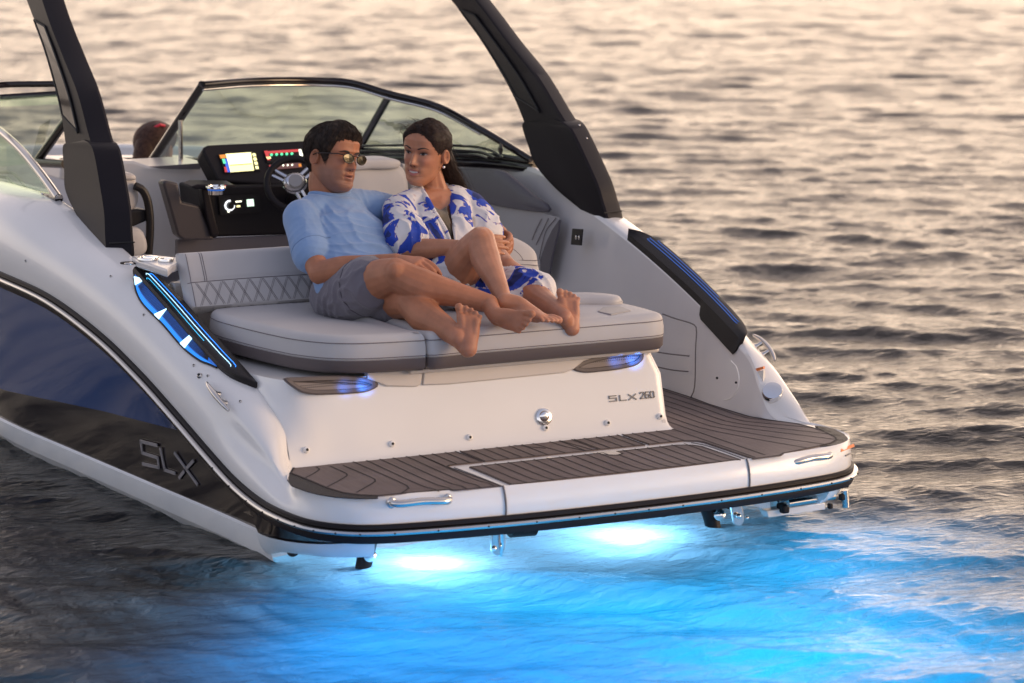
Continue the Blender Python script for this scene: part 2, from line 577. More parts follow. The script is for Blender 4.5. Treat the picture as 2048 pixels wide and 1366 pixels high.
mat_piece(left_out, 'deck_mat', gl)
# black corner wedge, port and starboard
wedge_out = plan([(582.5, 935), (574, 957.7), (583, 969.6), (614, 981), (640, 987.5), (672, 992.5), (720, 995), (756, 994.5)])
wedge = np.array(wedge_out + corner_in[::-1]); wedge[:, 2] = Z0 + .003
MB().prism(wedge, (0, 0, -.0028)).build('corner_pad', M['pad'], boat, smooth=False)
w_r = plan([(1630, 849), (1650, 851.5), (1668, 856), (1688, 866), (1695.5, 874), (1689, 882.5), (1672, 888), (1655, 889.6), (1640, 890.5), (1664, 884.5), (1675, 878), (1672, 873), (1655, 864), (1632, 852)])
w_r = np.array(w_r); w_r[:, 2] = Z0 + .003
MB().prism(w_r, (0, 0, -.0028)).build('corner_pad', M['pad'], boat, smooth=False)
# back strip behind the hatch
back = [V(-.338, .395, 0), V(.30, .395, 0), V(.30, .612, 0), V(-.338, .628, 0)]
mat_piece(back, 'deck_mat', [[V(x, .62, 0), V(x, .395, 0)] for x in np.arange(-.292, .29, .0503) if abs(x) > .06] + [[V(-.05, .625, 0), V(-.035, .50, 0), V(-.02, .395, 0)], [V(.02, .62, 0), V(.03, .5, 0), V(.06, .395, 0)], [V(-.045, .5, 0), V(-.14, .62, 0)], [V(.06, .62, 0), V(.09, .395, 0)], [V(.12, .62, 0), V(.12, .395, 0)]])
# right mat running forward into the walk-through
rg = plan([(1664, 884.5), (1675, 878), (1672, 873), (1655, 864), (1625, 853), (1590, 845), (1545, 839), (1500, 832)])
right_out = [V(.316, .395, 0), V(.455, .395, 0), V(.497, .37, 0), V(.508, .345, 0), V(.515, .012, 0), V(.63, .020, 0), V(.66, .045, 0)] + plan([(1640, 890.5)]) + rg + [V(.905, .80, 0), V(.902, .96, 0), V(.912, 1.10, 0), V(.912, 1.42, 0), V(.56, 1.42, 0), V(.535, .67, 0), V(.53, .635, 0), V(.52, .605, 0), V(.316, .610, 0)]
gr = [[V(x, .605, 0), V(x, .395, 0)] for x in np.arange(.36, .47, .0503)] + [[V(.53, .60, 0), V(.532, .03, 0)]]
for k, x in enumerate(np.arange(.585, .90, .0503)):
    top_y = 1.42
    if k < 1:
        gr.append([V(x, top_y, 0), V(x, .05, 0)])
    else:
        b = .016 * k
        gr.append([V(x, top_y, 0), V(x, .9, 0), V(x, .52 + .02 * k, 0), V(x + .02 + b * .35, .42 + .025 * k, 0), V(min(x + .05 + b * 1.6, 1.04), .30 + .012 * k - .03 * (k < 3), 0), V(min(x + .11 + b * 2.6, 1.035 - .012 * (6 - k)), [.0, .075, .10, .14, .22, .30, .36][min(k, 6)], 0)])
mat_piece(right_out, 'deck_mat', gr)
# hatch lid mat
hat = [V(-.425, .342, 0), V(.10, .342, 0), V(.10, .30, 0), V(.125, .285, 0), V(.15, .30, 0), V(.15, .342, 0), V(.40, .342, 0), V(.448, .318, 0), V(.466, .28, 0), V(.468, .022, 0), V(-.425, .022, 0)]
mat_piece(hat, 'hatch_mat', [[V(x, .352 if not .1 < x < .15 else .29, 0), V(x, .07, 0), V(x + .004, .045, 0), V(x + .012, .022, 0)] for x in np.arange(-.372, .44, .0503)])
# hatch seams on the platform and down its aft face
for x in (-.458, .492):
    mb = MB()
    i = int(np.argmin(np.abs(RAIL[:, 0] + abs(x)) + (RAIL[:, 1] > .5) * 9))
    face = [deck_pt(i, t) * V(1 if x < 0 else -1, 1, 1) for t in np.linspace(0, 1, 7)]
    face = [V(x, p[1] - .0025, p[2] + .001) for p in face]
    mb.tube(face, .0032, 6)
    if x < 0:
        g = [V(x, .02, Z0), V(x - .004, .2, Z0), V(x - .012, .365, Z0)]
    else:
        g = [V(x, .02, Z0), V(x, .30, Z0), V(x - .02, .365, Z0)]
    mb.tube(spl(g, 14), .003, 6)
    mb.build('hatch_seam', M['seam'], boat)
lo = MB()
lo.prism([V(.055, .362, Z0 + .0005), V(.165, .362, Z0 + .0005), V(.15, .300, Z0 + .0005), V(.125, .288, Z0 + .0005), V(.10, .300, Z0 + .0005)], (0, 0, .004))
lo.build('hatch_latch', M['steel'], boat, smooth=False)

# ---- grab handles on the platform face in moulded recesses
for xs in ((770, 897, 997, 1003), ):
    pass
for pa, pb in (((783, 1005), (895, 998)), ((1572, 923), (1655, 908))):
    s = []
    for q in (pa, pb):
        s.append(at(q[0], q[1], y=(.028 if q[0] < 1200 else .07) + (.015 if q[0] in (783, 1655) else 0)))
    a, b = s
    o = V(0, -.028, 0)
    path = spl([a + V(0, .02, -.004), a + o * .5, a + (b - a) * .08 + o, a + (b - a) * .5 + o * 1.1 + V(0, 0, .004), a + (b - a) * .92 + o, b + o * .5, b + V(0, .02, -.004)], 28)
    hd = MB().tube(path, .0125, 12)
    for q in (a, b):
        hd.ball(q + V(0, -.002, 0), (.017, .008, .02), 14, 8)
    hd.build('grab_handle', M['steel'], boat)
# warning labels on the starboard corner
for pts, m_ in (([(1680, 898.5), (1706, 888), (1707.5, 894), (1681, 904.5)], M['orange']), ([(1690, 911), (1699, 906.5), (1700, 908.5), (1691, 913)], M['ink'])):
    P_ = [at_plane(x, y, (1.06, .17, .30), (.5, -.78, .45)) for x, y in pts]
    MB().prism(P_, V(.5, -.78, .45) * .004).build('warning_label', m_, boat, smooth=False)

# ================= transom moulding under the sunpad
TN = V(0, -1, .27); TN /= np.linalg.norm(TN)
T0 = V(0, .62, .345)


def ty(z):
    return .62 + (z - .345) * .27


rows = []
for z in (.331, .336, .345, .36, .385, .43, .48, .53, .575, .60, .612):
    fl = {.331: .035, .336: .018, .345: .009, .36: .003}.get(z, 0)
    yy = ty(z) - fl
    iz = np.interp(z, [.334, .352, .45, .535, .60, .70], [.60, .61, .685, .79, .95, 1.2])
    ix = -np.interp(z, [.334, .352, .45, .535, .60, .70], [.975, .975, .962, .986, .995, 1.01])
    xr = .528 + fl * .6 - (max(0, z - .53) * .42)
    left = spl([V(ix, iz, z), V(ix + .018, (iz * .62 + yy * .38), z), V(ix + .07, yy + (iz - yy) * .16, z), V(ix + .16, yy + .004, z), V(ix + .26, yy, z)], 16)
    mid = [V(x, yy, z) for x in np.linspace(left[-1][0], xr - .04, 20)[1:]]
    cor = [V(xr - .02, yy + .0005, z), V(xr - .009, yy + .004, z), V(xr - .003, yy + .011, z), V(xr, yy + .024, z)]
    side = [V(xr, yy + .1, z), V(xr, 1.5, z)]
    rows.append(list(left) + mid + cor + side)
transom = MB().grid(rows).build('transom_moulding', M['gel'], boat, autosharp=50)
# top cap below the cushions
MB().add([r for r in rows[-1]] + [V(-1.0, 1.5, .612)], [range(len(rows[-1]) + 1)]).build('sunpad_base', M['gel'], boat, smooth=False)
# cream skirt panels of the pad hanging over the transom
for px in ([(735, 757), (775, 772), (835, 773), (842, 768), (846, 738), (735, 742)], [(849, 738), (846, 770), (900, 768), (1010, 757), (1130, 745), (1148, 738), (1168, 722), (1200, 711), (1200, 700)]):
    P_ = np.array([at_plane(x, y, T0 + TN * .012, TN) for x, y in px])
    MB().prism(P_, -TN * .03).build('pad_skirt', M['cream'], boat, smooth=True, bevel=.004)
# lip under the right cushion
P_ = [V(-.5, .655, .628), V(.5, .655, .628), V(.515, .675, .628), V(.515, 1.0, .628), V(-.5, 1.0, .628)]
MB().prism(P_, (0, 0, -.016)).build('pad_lip', M['cream'], boat, bevel=.006)

# speakers
for k, px in enumerate(([(567, 757), (575, 766), (587, 775), (602, 784), (625, 789), (665, 789), (705, 787), (738, 782), (757, 770), (738, 758), (700, 752), (650, 752), (600, 754)],
                        [(1141.7, 735.8), (1165, 721.6), (1199, 711.5), (1242.7, 704.8), (1276.4, 702.4), (1284.8, 704.8), (1287, 715), (1276, 728), (1249, 736.8), (1199, 743.5), (1165, 745)])):
    O = np.array([at_plane(x, y, T0 + TN * .004, TN) for x, y in px])
    O = spl(O, 60, closed=True)
    c = O.mean(0)

    def inset(d, up):
        T = np.roll(O, -1, 0) - np.roll(O, 1, 0); T /= np.linalg.norm(T, axis=1)[:, None]
        nn = np.cross(T, TN)
        if np.dot(nn[0], c - O[0]) < 0:
            nn = -nn
        return O + nn * d + TN * up
    ring = [inset(0, -.008), inset(0, .003), inset(.004, .006), inset(.015, .005), inset(.018, -.002)]
    fr = MB().grid(ring, cu=True).build('speaker', mat('taupe_speaker_frame', (.105, .085, .08), .4), boat)
    MB().add(inset(.016, -.001), [range(60)]).build('speaker_grille', M['grille'], fr, smooth=False)
    # the lit end of the speaker
    e = O[np.argmax(O[:, 0])]
    lp = c + (e - c) * (.70 if k == 0 else .72)
    for dx, pw in ((.012, .55), (-.06, .22)):
        ld = bpy.data.lights.new('speaker_lamp', 'SPOT'); ld.energy = pw; ld.color = (.015, .20, 1); ld.shadow_soft_size = .01; ld.spot_size = 1.5; ld.spot_blend = 1
        lo_ = bpy.data.objects.new('speaker_lamp', ld); lo_.location = lp + TN * .052 + V(dx - .01, 0, -.004); lo_.rotation_euler = Vector(-TN).to_track_quat('-Z', 'Y').to_euler(); link(lo_, fr)

# hose / drain fittings on the transom
for px in ((612, 900), (783, 888), (938, 875), (1090, 856), (1214, 846), (1319, 833)):
    q = at_plane(px[0], px[1], T0, TN)
    MB().tube([q, q + TN * .008, q + TN * .012], [.012, .011, .006], 14).tube([q + TN * .011, q + TN * .0135], .005, 10, mi=1).build('drain_fitting', [M['gel'], M['hole']], boat)
q = at_plane(1087, 834, T0, TN)
rg_ = MB().tube([q - TN * .002, q + TN * .006, q + TN * .009], [.031, .031, .026], 32).ball(q + TN * .006, (.021, .012, .023), 24, 12)
rg_.build('transom_shower', M['chrome'], boat)
q = at_plane(1327, 843, T0, TN)
MB().tube([q, q + TN * .004], .008, 14).build('drain_fitting', M['gelin'], boat)

# badges: S L X as bars, and the numerals


def strokes(lines, origin, ex, ey, en, w, h, mb, depth=.004):
    for ln in lines:
        P_ = [origin + ex * a + ey * b for a, b in ln]
        for a, b in zip(P_[:-1], P_[1:]):
            d = b - a; L_ = np.linalg.norm(d); d /= L_
            s = np.cross(en, d) * w / 2
            a2, b2 = a - d * w * .3, b + d * w * .3
            mb.prism([a2 - s, b2 - s, b2 + s, a2 + s], en * depth)


SLX = [[(.62, 1), (0, 1), (0, .56), (.62, .56), (.62, 0), (0, 0)], [(.95, 1), (.95, 0), (1.5, 0)], [(1.75, 1), (2.4, 0)], [(2.4, 1), (2.12, .56)], [(1.98, .36), (1.75, 0)]]
a, b = at_plane(1219, 803, T0, TN), at_plane(1272, 798.5, T0, TN)
ex = (b - a); wd = np.linalg.norm(ex); ex /= wd
ey = np.cross(TN, ex); ey = ey if ey[2] > 0 else -ey
mb = MB()
strokes(SLX, a, ex * wd / 2.4, ey * .019, TN, .0042, 0, mb)
GC = mat('badge_chrome', (.20, .19, .19), .22, metal=.6)
mb.build('letter_badge', GC, boat, smooth=False)
a2, b2 = at_plane(1281, 797.2, T0, TN), at_plane(1308, 795, T0, TN)
D260 = [[(0, .85), (.1, 1), (.5, 1), (.6, .85), (.6, .6), (0, 0), (.6, 0)], [(1.45, 1), (1.0, 1), (.9, .85), (.9, .12), (1.0, 0), (1.4, 0), (1.5, .12), (1.5, .42), (1.4, .54), (.9, .54)], [(1.9, 0), (1.8, .12), (1.8, .88), (1.9, 1), (2.3, 1), (2.4, .88), (2.4, .12), (2.3, 0), (1.9, 0)]]
mb = MB()
strokes(D260, a2, ex * np.linalg.norm(b2 - a2) / 2.4, ey * .022, TN, .0044, 0, mb)
mb.build('number_badge', GC, boat, smooth=False)
# big letters on the black hull band
from mathutils.bvhtree import BVHTree


def seen(o, px, py):
    """first point (and normal) of a part seen at a picture position"""
    bv = BVHTree.FromPolygons([v.co for v in o.data.vertices], [list(p.vertices) for p in o.data.polygons])
    r = cF + cR * (px - 1024) / LENS_PX - cU * (py - 683) / LENS_PX
    h = bv.ray_cast(Vector(cC), Vector(r))
    if h[0] is None:
        return None, None
    n = V(*h[1])
    return V(*h[0]), (n if n @ r < 0 else -n)


hp, hn = seen(port_hull, 335, 930)


def hat_(x, y):
    return at_plane(x, y, hp, hn) + hn * .003


mb = MB()
LET = [[(316, 890), (284, 882), (287, 905), (318, 915), (320, 934), (288, 927)], [(323, 897), (332, 939), (352, 946)], [(352, 906), (397, 968)], [(389, 921), (375, 937)], [(370, 943), (361, 955)]]
for ln in LET:
    P_ = [hat_(*p) for p in ln]
    for a, b in zip(P_[:-1], P_[1:]):
        d = b - a; L_ = np.linalg.norm(d); d /= L_
        s = np.cross(hn, d) * .0062
        mb.prism([a - d * .004 - s, b + d * .004 - s, b + d * .004 + s, a - d * .004 + s], hn * .004)
mb.build('hull_letters', mat('grey_chrome', (.34, .33, .35), .25, metal=.35), port_hull, smooth=False)
# ================================================================ upholstery and fittings


DENTS = [(-.47, 1.20, .21, .030), (-.40, 1.02, .12, .012), (-.03, 1.20, .20, .028), (.02, .68, .10, .010), (.08, .80, .12, .012), (-.33, .72, .12, .012)]


def cushion(outline, z0, z1, name, band=None, m=None, round_=.03, n=140, puff=.006, thread=True, parent=boat):
    """upholstered pad: outline (plan), side wall with welt lines, rounded and softly crowned top"""
    O = spl(outline, n, closed=True)
    c = O.mean(0)
    T = np.roll(O, -1, 0) - np.roll(O, 1, 0)
    nn = np.stack([-T[:, 1], T[:, 0], 0 * T[:, 0]], 1); nn /= np.linalg.norm(nn, axis=1)[:, None]
    A = sum(O[i - 1][0] * O[i][1] - O[i][0] * O[i - 1][1] for i in range(n))
    if A > 0:
        nn = -nn          # nn points outward

    def ring(d, z):
        q = O + nn * d; q = q.copy(); q[:, 2] = z
        return q
    h = z1 - z0
    rows = [ring(-.05, z0), ring(-.012, z0), ring(-.002, z0 + .012), ring(0, z0 + h * .34), ring(-.004, z0 + h * .352), ring(0, z0 + h * .365), ring(.001, z0 + h * .6), ring(-.003, z1 - round_)]
    mi = [1, 1, 1, 0, 0, 0, 0]
    for a in np.linspace(.2, 1, 5) * math.pi / 2:
        rows.append(ring(-.003 - round_ * (1 - math.cos(a)), z1 - round_ + round_ * math.sin(a)))
        mi.append(0)
    last = rows[-1]
    for s in np.linspace(.95, .05, 18):
        q = c + (last - c) * s
        q[:, 2] = z1 + puff * (1 - s * s)
        for dx, dy, dr, dd in DENTS:
            q[:, 2] -= dd * min(1, (1 - s) * 5) * np.exp(-((q[:, 0] - dx)**2 + (q[:, 1] - dy)**2) / dr**2)
        rows.append(q); mi.append(0)
    mb = MB()
    for i in range(len(rows) - 1):
        mb.grid(np.stack([rows[i], rows[i + 1]]), cu=True, mi=mi[i])
    mb.add(rows[-1], [range(n)], 0)
    o = mb.build(name, [m or M['vinyl'], band or M['vinyldark']], parent, autosharp=60)
    if thread:
        t = MB()
        for d, z in ((.0012, z0 + h * .40), (-.0015, z1 - round_ * .9)):
            t.tube(ring(d, z), .0016, 5, closed=True)
        t.build('welt_seam', M['thread'], o)
    return o


PZ0, PZ1 = .632, .765
# port half of the sunpad
cushion([(-.466, .60, 0), (-.468, .75, 0), (-.468, 1.0, 0), (-.47, 1.44, 0), (-.60, 1.475, 0), (-.80, 1.48, 0), (-.93, 1.46, 0), (-.955, 1.36, 0), (-.935, 1.15, 0), (-.905, .98, 0), (-.865, .83, 0), (-.80, .715, 0), (-.72, .655, 0), (-.62, .625, 0), (-.53, .612, 0), (-.475, .602, 0)], PZ0, PZ1, 'sunpad_cushion')
# starboard half
cushion([(-.452, .602, 0), (-.30, .602, 0), (0, .602, 0), (.30, .602, 0), (.46, .604, 0), (.503, .625, 0), (.512, .69, 0), (.508, .85, 0), (.485, .98, 0), (.43, 1.05, 0), (.30, 1.10, 0), (.12, 1.16, 0), (.05, 1.44, 0), (-.2, 1.46, 0), (-.44, 1.45, 0), (-.455, 1.2, 0), (-.455, .9, 0), (-.455, .68, 0)], PZ0, PZ1, 'sunpad_cushion')
# bolster and inset on the starboard end
bo = [(.20, .96, 0), (.33, .90, 0), (.44, .86, 0), (.485, .90, 0), (.46, .99, 0), (.38, 1.05, 0), (.26, 1.09, 0), (.20, 1.05, 0)]
cushion(bo, PZ1 - .02, PZ1 + .028, 'headrest_bolster', round_=.022, n=60, puff=.008, thread=False, band=M['vinyl'])
P_ = [at(x, y, z=PZ1 + .006) for x, y in ((1195, 622), (1222, 628), (1262, 620), (1240, 612), (1205, 614))]
MB().prism(P_, (0, 0, -.012)).build('pad_inset', M['grey'], boat, bevel=.003)


def backrest(p0, p1, up, thick, name, quilt=True, rnd=.03, inset_line=.45):
    """slab between the bottom edge p0-p1, rising along up, with rounded edges and a stitched lower field"""
    p0, p1, up = V(*p0), V(*p1), V(*up)
    ex = p1 - p0; Lx = np.linalg.norm(ex); ex /= Lx
    Lz = np.linalg.norm(up); ez = up / Lz
    en = np.cross(ex, ez)
    if en[1] > 0:
        en = -en
    nu, nv = 48, 24
    rows = []
    for j in range(nv + 1):
        r = []
        for i in range(nu + 1):
            u, v = i / nu, j / nv
            a, b = u * Lx, v * Lz
            e = min(a, Lx - a, Lz - b) if j else 0
            e = min(e, .0 + b + .012)
            d = min(max(e, 0), rnd)
            z = thick - rnd + math.sqrt(max(rnd * rnd - (rnd - d)**2, 0)) + .008 * math.sin(math.pi * u) * math.sin(math.pi * v)
            if abs(v - inset_line) < .03:
                z -= .004
            r.append(p0 + ex * a + ez * b + en * z)
        rows.append(r)
    mb = MB().grid(rows)
    bk = [[p0 + ex * (i / nu * Lx) + ez * (j / nv * Lz) for i in range(nu + 1)] for j in (0, nv)]
    mb.grid([rows[0], bk[0], bk[1], rows[-1]])
    mb.grid([[r[0] for r in rows], [p0 + ez * (j / nv * Lz) for j in range(nv + 1)]]).grid([[r[-1] for r in rows], [p1 + ez * (j / nv * Lz) for j in range(nv + 1)]])
    o = mb.build(name, M['vinyl'], boat, autosharp=60)

    def sp(a, b, lift=.0015):
        i, j = a / Lx * nu, b / Lz * nv
        i0, j0 = min(int(i), nu - 1), min(int(j), nv - 1)
        fu, fv = i - i0, j - j0
        R0, R1 = rows[j0], rows[j0 + 1]
        return (1 - fv) * ((1 - fu) * R0[i0] + fu * R0[i0 + 1]) + fv * ((1 - fu) * R1[i0] + fu * R1[i0 + 1]) + en * lift
    t = MB()
    t.tube([sp(a, Lz * inset_line) for a in np.linspace(.01, Lx - .01, 40)], .0013, 5)
    for a in (.075, .083):
        t.tube([sp(a, b) for b in np.linspace(Lz * inset_line, Lz * .97, 12)], .0011, 5)
    t.tube([sp(.022, b) for b in np.linspace(.01, Lz * .94, 14)] , .0012, 5)
    if quilt:
        w = .052
        hq = Lz * inset_line
        k = -hq / (w * 2) - 1
        a0 = -.2
        while a0 < Lx + .1:
            for sg in (1, -1):
                for off in (0, .006):
                    L_ = []
                    for b in np.linspace(.004, hq - .004, 10):
                        a = a0 + off + sg * (b - hq / 2) * (w / hq) * 1.0
                        if .03 < a < Lx - .012:
                            L_.append(sp(a, b))
                    if len(L_) > 2:
                        t.tube(L_, .0007, 4)
            a0 += w
    t.build('stitching', M['thread'], o)
    return o


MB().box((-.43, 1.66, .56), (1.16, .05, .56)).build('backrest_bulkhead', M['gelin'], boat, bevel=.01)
backrest((-1.015, 1.485, PZ1 - .02), (-.50, 1.485, PZ1 - .02), (0, .11, .205), .05, 'backrest')
backrest((-.495, 1.485, PZ1 - .02), (.10, 1.52, PZ1 - .02), (0, .13, .20), .05, 'backrest')
# starboard corner seat back: shaped panel from its outline
pn = V(-.10, -.93, .36); pn /= np.linalg.norm(pn)
pp = V(.42, 1.62, .85)
ol = [(930, 470), (975, 463), (1000, 465), (1030, 474), (1058, 489), (1073, 505), (1078, 530), (1084, 560), (1085, 570), (1060, 573), (1000, 575), (930, 578)]
P_ = spl(np.array([at_plane(x, y, pp, pn) for x, y in ol]), 70, closed=True)
cc = P_.mean(0)
mb = MB()
rw = [P_ - pn * .09]
for s, d in ((1, -.025), (.995, -.01), (.975, -.001), (.94, .004), (.8, .010), (.5, .013), (.2, .014)):
    rw.append(cc + (P_ - cc) * s + pn * d)
mb.grid(rw, cu=True).add(rw[-1], [range(70)])
sb = mb.build('corner_backrest', M['vinyl'], boat, autosharp=60)
t = MB()
for px in ([(1008, 487), (1025, 497), (1040, 510), (1047, 521)], [(1000, 521), (1040, 520.5), (1078, 521)], [(1000, 530), (1040, 529), (1080, 531)], [(1005, 552), (1045, 550), (1083, 553)], [(1005, 557), (1045, 555.5), (1084, 558)]):
    t.tube(spl(np.array([at_plane(x, y, pp + pn * .012, pn) for x, y in px]), 14), .0014, 5)
t.build('stitching', M['thread'], sb)

# console with cup holder behind the starboard pad
co = [at(x, y, z=.76) for x, y in ((1090, 598), (1130, 606), (1140, 600), (1132, 583), (1122, 578), (1085, 578))]
MB().prism(co, (0, 0, -.14)).build('side_console', M['gel'], boat, bevel=.01)
MB().prism([at(x, y, z=.70) for x, y in ((1125, 584), (1150, 586), (1190, 600), (1160, 610))], (0, 0, -.06)).build('console_well', M['pad'], boat, smooth=False)


def cup_holder(px, py, z, r, parent=boat, lit=True):
    c = at(px, py, z=z)
    a = np.linspace(0, 2 * math.pi, 28, endpoint=False)
    ring = lambda q, h: np.stack([c[0] + q * np.cos(a), c[1] + q * np.sin(a), np.full(28, c[2] + h)], 1)
    o = MB().grid([ring(r * .72, -.03), ring(r * .76, 0), ring(r * .8, .006), ring(r * .95, .006), ring(r, 0), ring(r, -.004)], cu=True).add(ring(r * .72, -.02), [range(28)]).build('cup_holder', M['chrome'], parent)
    if lit:
        MB().tube(ring(r * .70, -.010), .004, 6, closed=True).build('light_ring', M['ledf'], o)
    return o


cup_holder(1088, 580, .766, .036)

# armrest ledge at the port end behind the backrest
led_o = [at(x, y, z=.925) for x, y in ((262, 512), (275, 520), (300, 528), (335, 540), (345, 530), (380, 517), (350, 514), (300, 509))]
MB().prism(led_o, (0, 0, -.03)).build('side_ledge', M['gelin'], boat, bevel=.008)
cup_holder(296, 517, .93, .040)
cup_holder(332, 520, .93, .030)
MB().tube([at(258, 527, z=.905), at(258, 527, z=.905) + V(0, 0, .004)], .033, 24).ball(at(258, 527, z=.909), (.018, .018, .006), mi=1).build('tow_eye_cap', [M['pad'], M['steel']], boat)
MB().tube(spl(np.array([at(x, y, z=.87) for x, y in ((300, 533), (315, 540), (336, 543))]), 12), .012, 8).build('ledge_trim', M['pad'], boat)

# ---- black step pads on both gunwales with glowing pin lines
def px_of(p):
    v = p - cC
    w_ = v @ cF
    return np.array([1024 + LENS_PX * (v @ cR) / w_, 683 - LENS_PX * (v @ cU) / w_])


SURF = np.array([[deck_pt(i, t) for t in np.linspace(0, 1, 41)] for i in range(36, 96)])
SPX = np.array([[px_of(p) for p in r] for r in SURF])


def surf_it(px, py):
    """fractional (station, t) of the port deck side seen at a picture position"""
    d = ((SPX - V(px, py))**2).sum(-1)
    k, j = np.unravel_index(np.argmin(d), d.shape)
    i, t = float(k + 36), j / 40
    for _ in range(12):
        f = lambda i_, t_: px_of(dpt(i_, t_))
        e = V(px, py) - f(i, t)
        J = np.stack([(f(i + .05, t) - f(i - .05, t)) / .1, (f(i, t + .01) - f(i, t - .01)) / .02], 1)
        st = np.linalg.lstsq(J, e, rcond=None)[0]
        i = float(np.clip(i + np.clip(st[0], -2, 2), 30, NS - 3)); t = float(np.clip(t + np.clip(st[1], -.1, .1), -.05, 1.0))
    return np.array([i, t])


def dpt(i, t, lift=0.0):
    k = int(np.clip(math.floor(i), 0, NS - 2)); w_ = i - k
    p = deck_pt(k, t) * (1 - w_) + deck_pt(k + 1, t) * w_
    if lift:
        al = deck_pt(k + 1, t) - deck_pt(k, t); ac = deck_pt(k, min(t + .03, 1)) - deck_pt(k, max(t - .03, 0))
        n = np.cross(al, ac); n /= np.linalg.norm(n) + 1e-9
        n = n if n[2] > 0 else -n
        p = p + n * lift
    return p


PIN = np.array([surf_it(*q) for q in ((306, 534), (345, 568), (400, 618), (448, 664), (487, 716), (520, 770))])
POUT = np.array([surf_it(*q) for q in ((266, 548), (300, 586), (352, 645), (405, 704), (455, 752), (516, 776))])
PIN[:, 1] = np.minimum(PIN[:, 1], 1)
LOUT = np.array([surf_it(*q) for q in ((264, 556), (281, 602), (326, 650), (376, 705), (432, 742))])
pin_, pout_ = spl(PIN, 46), spl(POUT, 46)


def pad_pt(s, f, lift):
    k = s * 45; a_ = int(min(k, 44)); w_ = k - a_
    p = (pin_[a_] * (1 - w_) + pin_[a_ + 1] * w_) * (1 - f) + (pout_[a_] * (1 - w_) + pout_[a_ + 1] * w_) * f
    q = dpt(p[0], min(p[1], 1), lift)
    if f < .02:
        q = q + V(.012, 0, 0)
    return q


for sgn in (-1, 1):
    PLIFT = .016 if sgn > 0 else 0
    rows = []
    for s in np.linspace(0, 1, 46):
        FS = (min(1, s / .10) ** .6 * math.sqrt(max(.04, 1 - (max(0, s - .90) / .10)**2))) if sgn > 0 else 1
        r = [pad_pt(s, 0, -.012 - (.035 * min(1, max(0, s - .60) / .03) if sgn > 0 else 0)) + V(.012 * min(1, max(0, s - .60) / .03) if sgn > 0 else 0, 0, 0)]
        for f in np.linspace(0, 1, 9):
            e = min(f, 1 - f)
            r.append(pad_pt(s, f * FS, .016 + .010 * min(1, e * 6) ** .5 + PLIFT * f))
        r.append(pad_pt(s, FS, -.012))
        rows.append(r)
    rows = np.array(rows)
    if sgn > 0:
        rows = mirror(rows)
    mb = MB().grid(rows)
    mb.add(rows[0], [range(11)]).add(rows[-1], [range(11)])
    sp_ = mb.build('step_pad', M['pad'], boat, autosharp=35)
    for k, (f, ya, yb, mt, w) in enumerate(((.66, .12, .60, 'ledc' if sgn < 0 else 'ledf', .0011), (.47, .09, .78, 'ledw' if sgn < 0 else 'ledf', .0012), (.28, .10, .80, 'led' if sgn < 0 else 'ledf', .0012))):
        LF = .028 + PLIFT * f
        L_ = [pad_pt(s, f, LF) for s in np.linspace(ya, yb, 30)]
        hook = [pad_pt(ya - .012, f + .04, LF), pad_pt(ya - .016, f + .09, LF), pad_pt(ya - .008, f + .14, LF)][::-1]
        L_ = np.array(hook + L_ + ([] if k == 0 else [pad_pt(yb + .025, f + .05, LF), pad_pt(yb + .03, f + .13, LF)]))
        if sgn > 0:
            L_ = mirror(L_)
        MB().tube(L_, w, 6).build('pin_light', M[mt], sp_)
    if sgn > 0:
        continue
    # lit louvre recess below the outer edge
    lo_ = spl(LOUT, 40); pi_ = pout_[np.linspace(1, 33, 40).astype(int)]
    rows = []
    for k in range(40):
        w_ = min(1, (k + .5) / 4, (39.5 - k) / 5) ** .6
        A_ = dpt(pi_[k][0], pi_[k][1], .010)
        Z_ = lo_[k] * w_ + pi_[k] * (1 - w_)
        B_ = dpt(Z_[0], Z_[1], .004)
        rows.append([A_, A_ * .38 + B_ * .62, A_ * .36 + B_ * .64 + V(-.001, 0, .001), B_])
    rows = np.array(rows)
    R0_ = rows
    if sgn > 0:
        rows = mirror(rows)
    rec = MB().grid(rows[:, :2], mi=0).grid(rows[:, 2:], mi=1).build('louvre_light', [mat('blue_lit_louvre', (.02, .08, .2), .35, emit=(.01, .11, .55), estr=.7), M['ledb']], boat, smooth=False)
    MB().tube(rows[:, 3], .004, 6).build('louvre_rim', M['pad'], rec)
    lv = MB()
    for f in np.linspace(.12, .88, 7):
        lv.tube([rows[i][0] * (1 - f) + rows[i][1] * f + V(0, 0, .002) for i in range(4, 37)], .0014, 4)
    lv.build('louvre_slats', M['plastic2'], rec)
    for k in (2, 15, 27):
        tri = np.array([rows[k + 1][0], rows[k - 1][3], rows[k + 1][3], rows[k + 2][0]]) + V(0, 0, .003)
        MB().prism(tri, (0, 0, .004)).build('divider_light', M['ledw'], rec, smooth=False)

# snap studs, cleat and key lock on the port deck side
for px in ((288, 630), (222, 553), (418, 697), (388, 731), (400, 752), (416, 752), (481, 803), (52, 522)):
    p = dpt(*surf_it(*px))
    r = .011 if px == (400, 752) else .0055
    MB().ball(p, (r, r, r), 12, 8, mi=0).ball(p + V(-.5, -.3, .5) * r, (r * .55,) * 3, 10, 6, mi=1).build('snap_stud', [M['steel'], M['hole']], boat)


def surf_pt(px, py):
    q = surf_it(px, py)
    p = dpt(*q)
    return p, (lambda n: n / np.linalg.norm(n))(dpt(q[0], q[1], 1.0) - p)


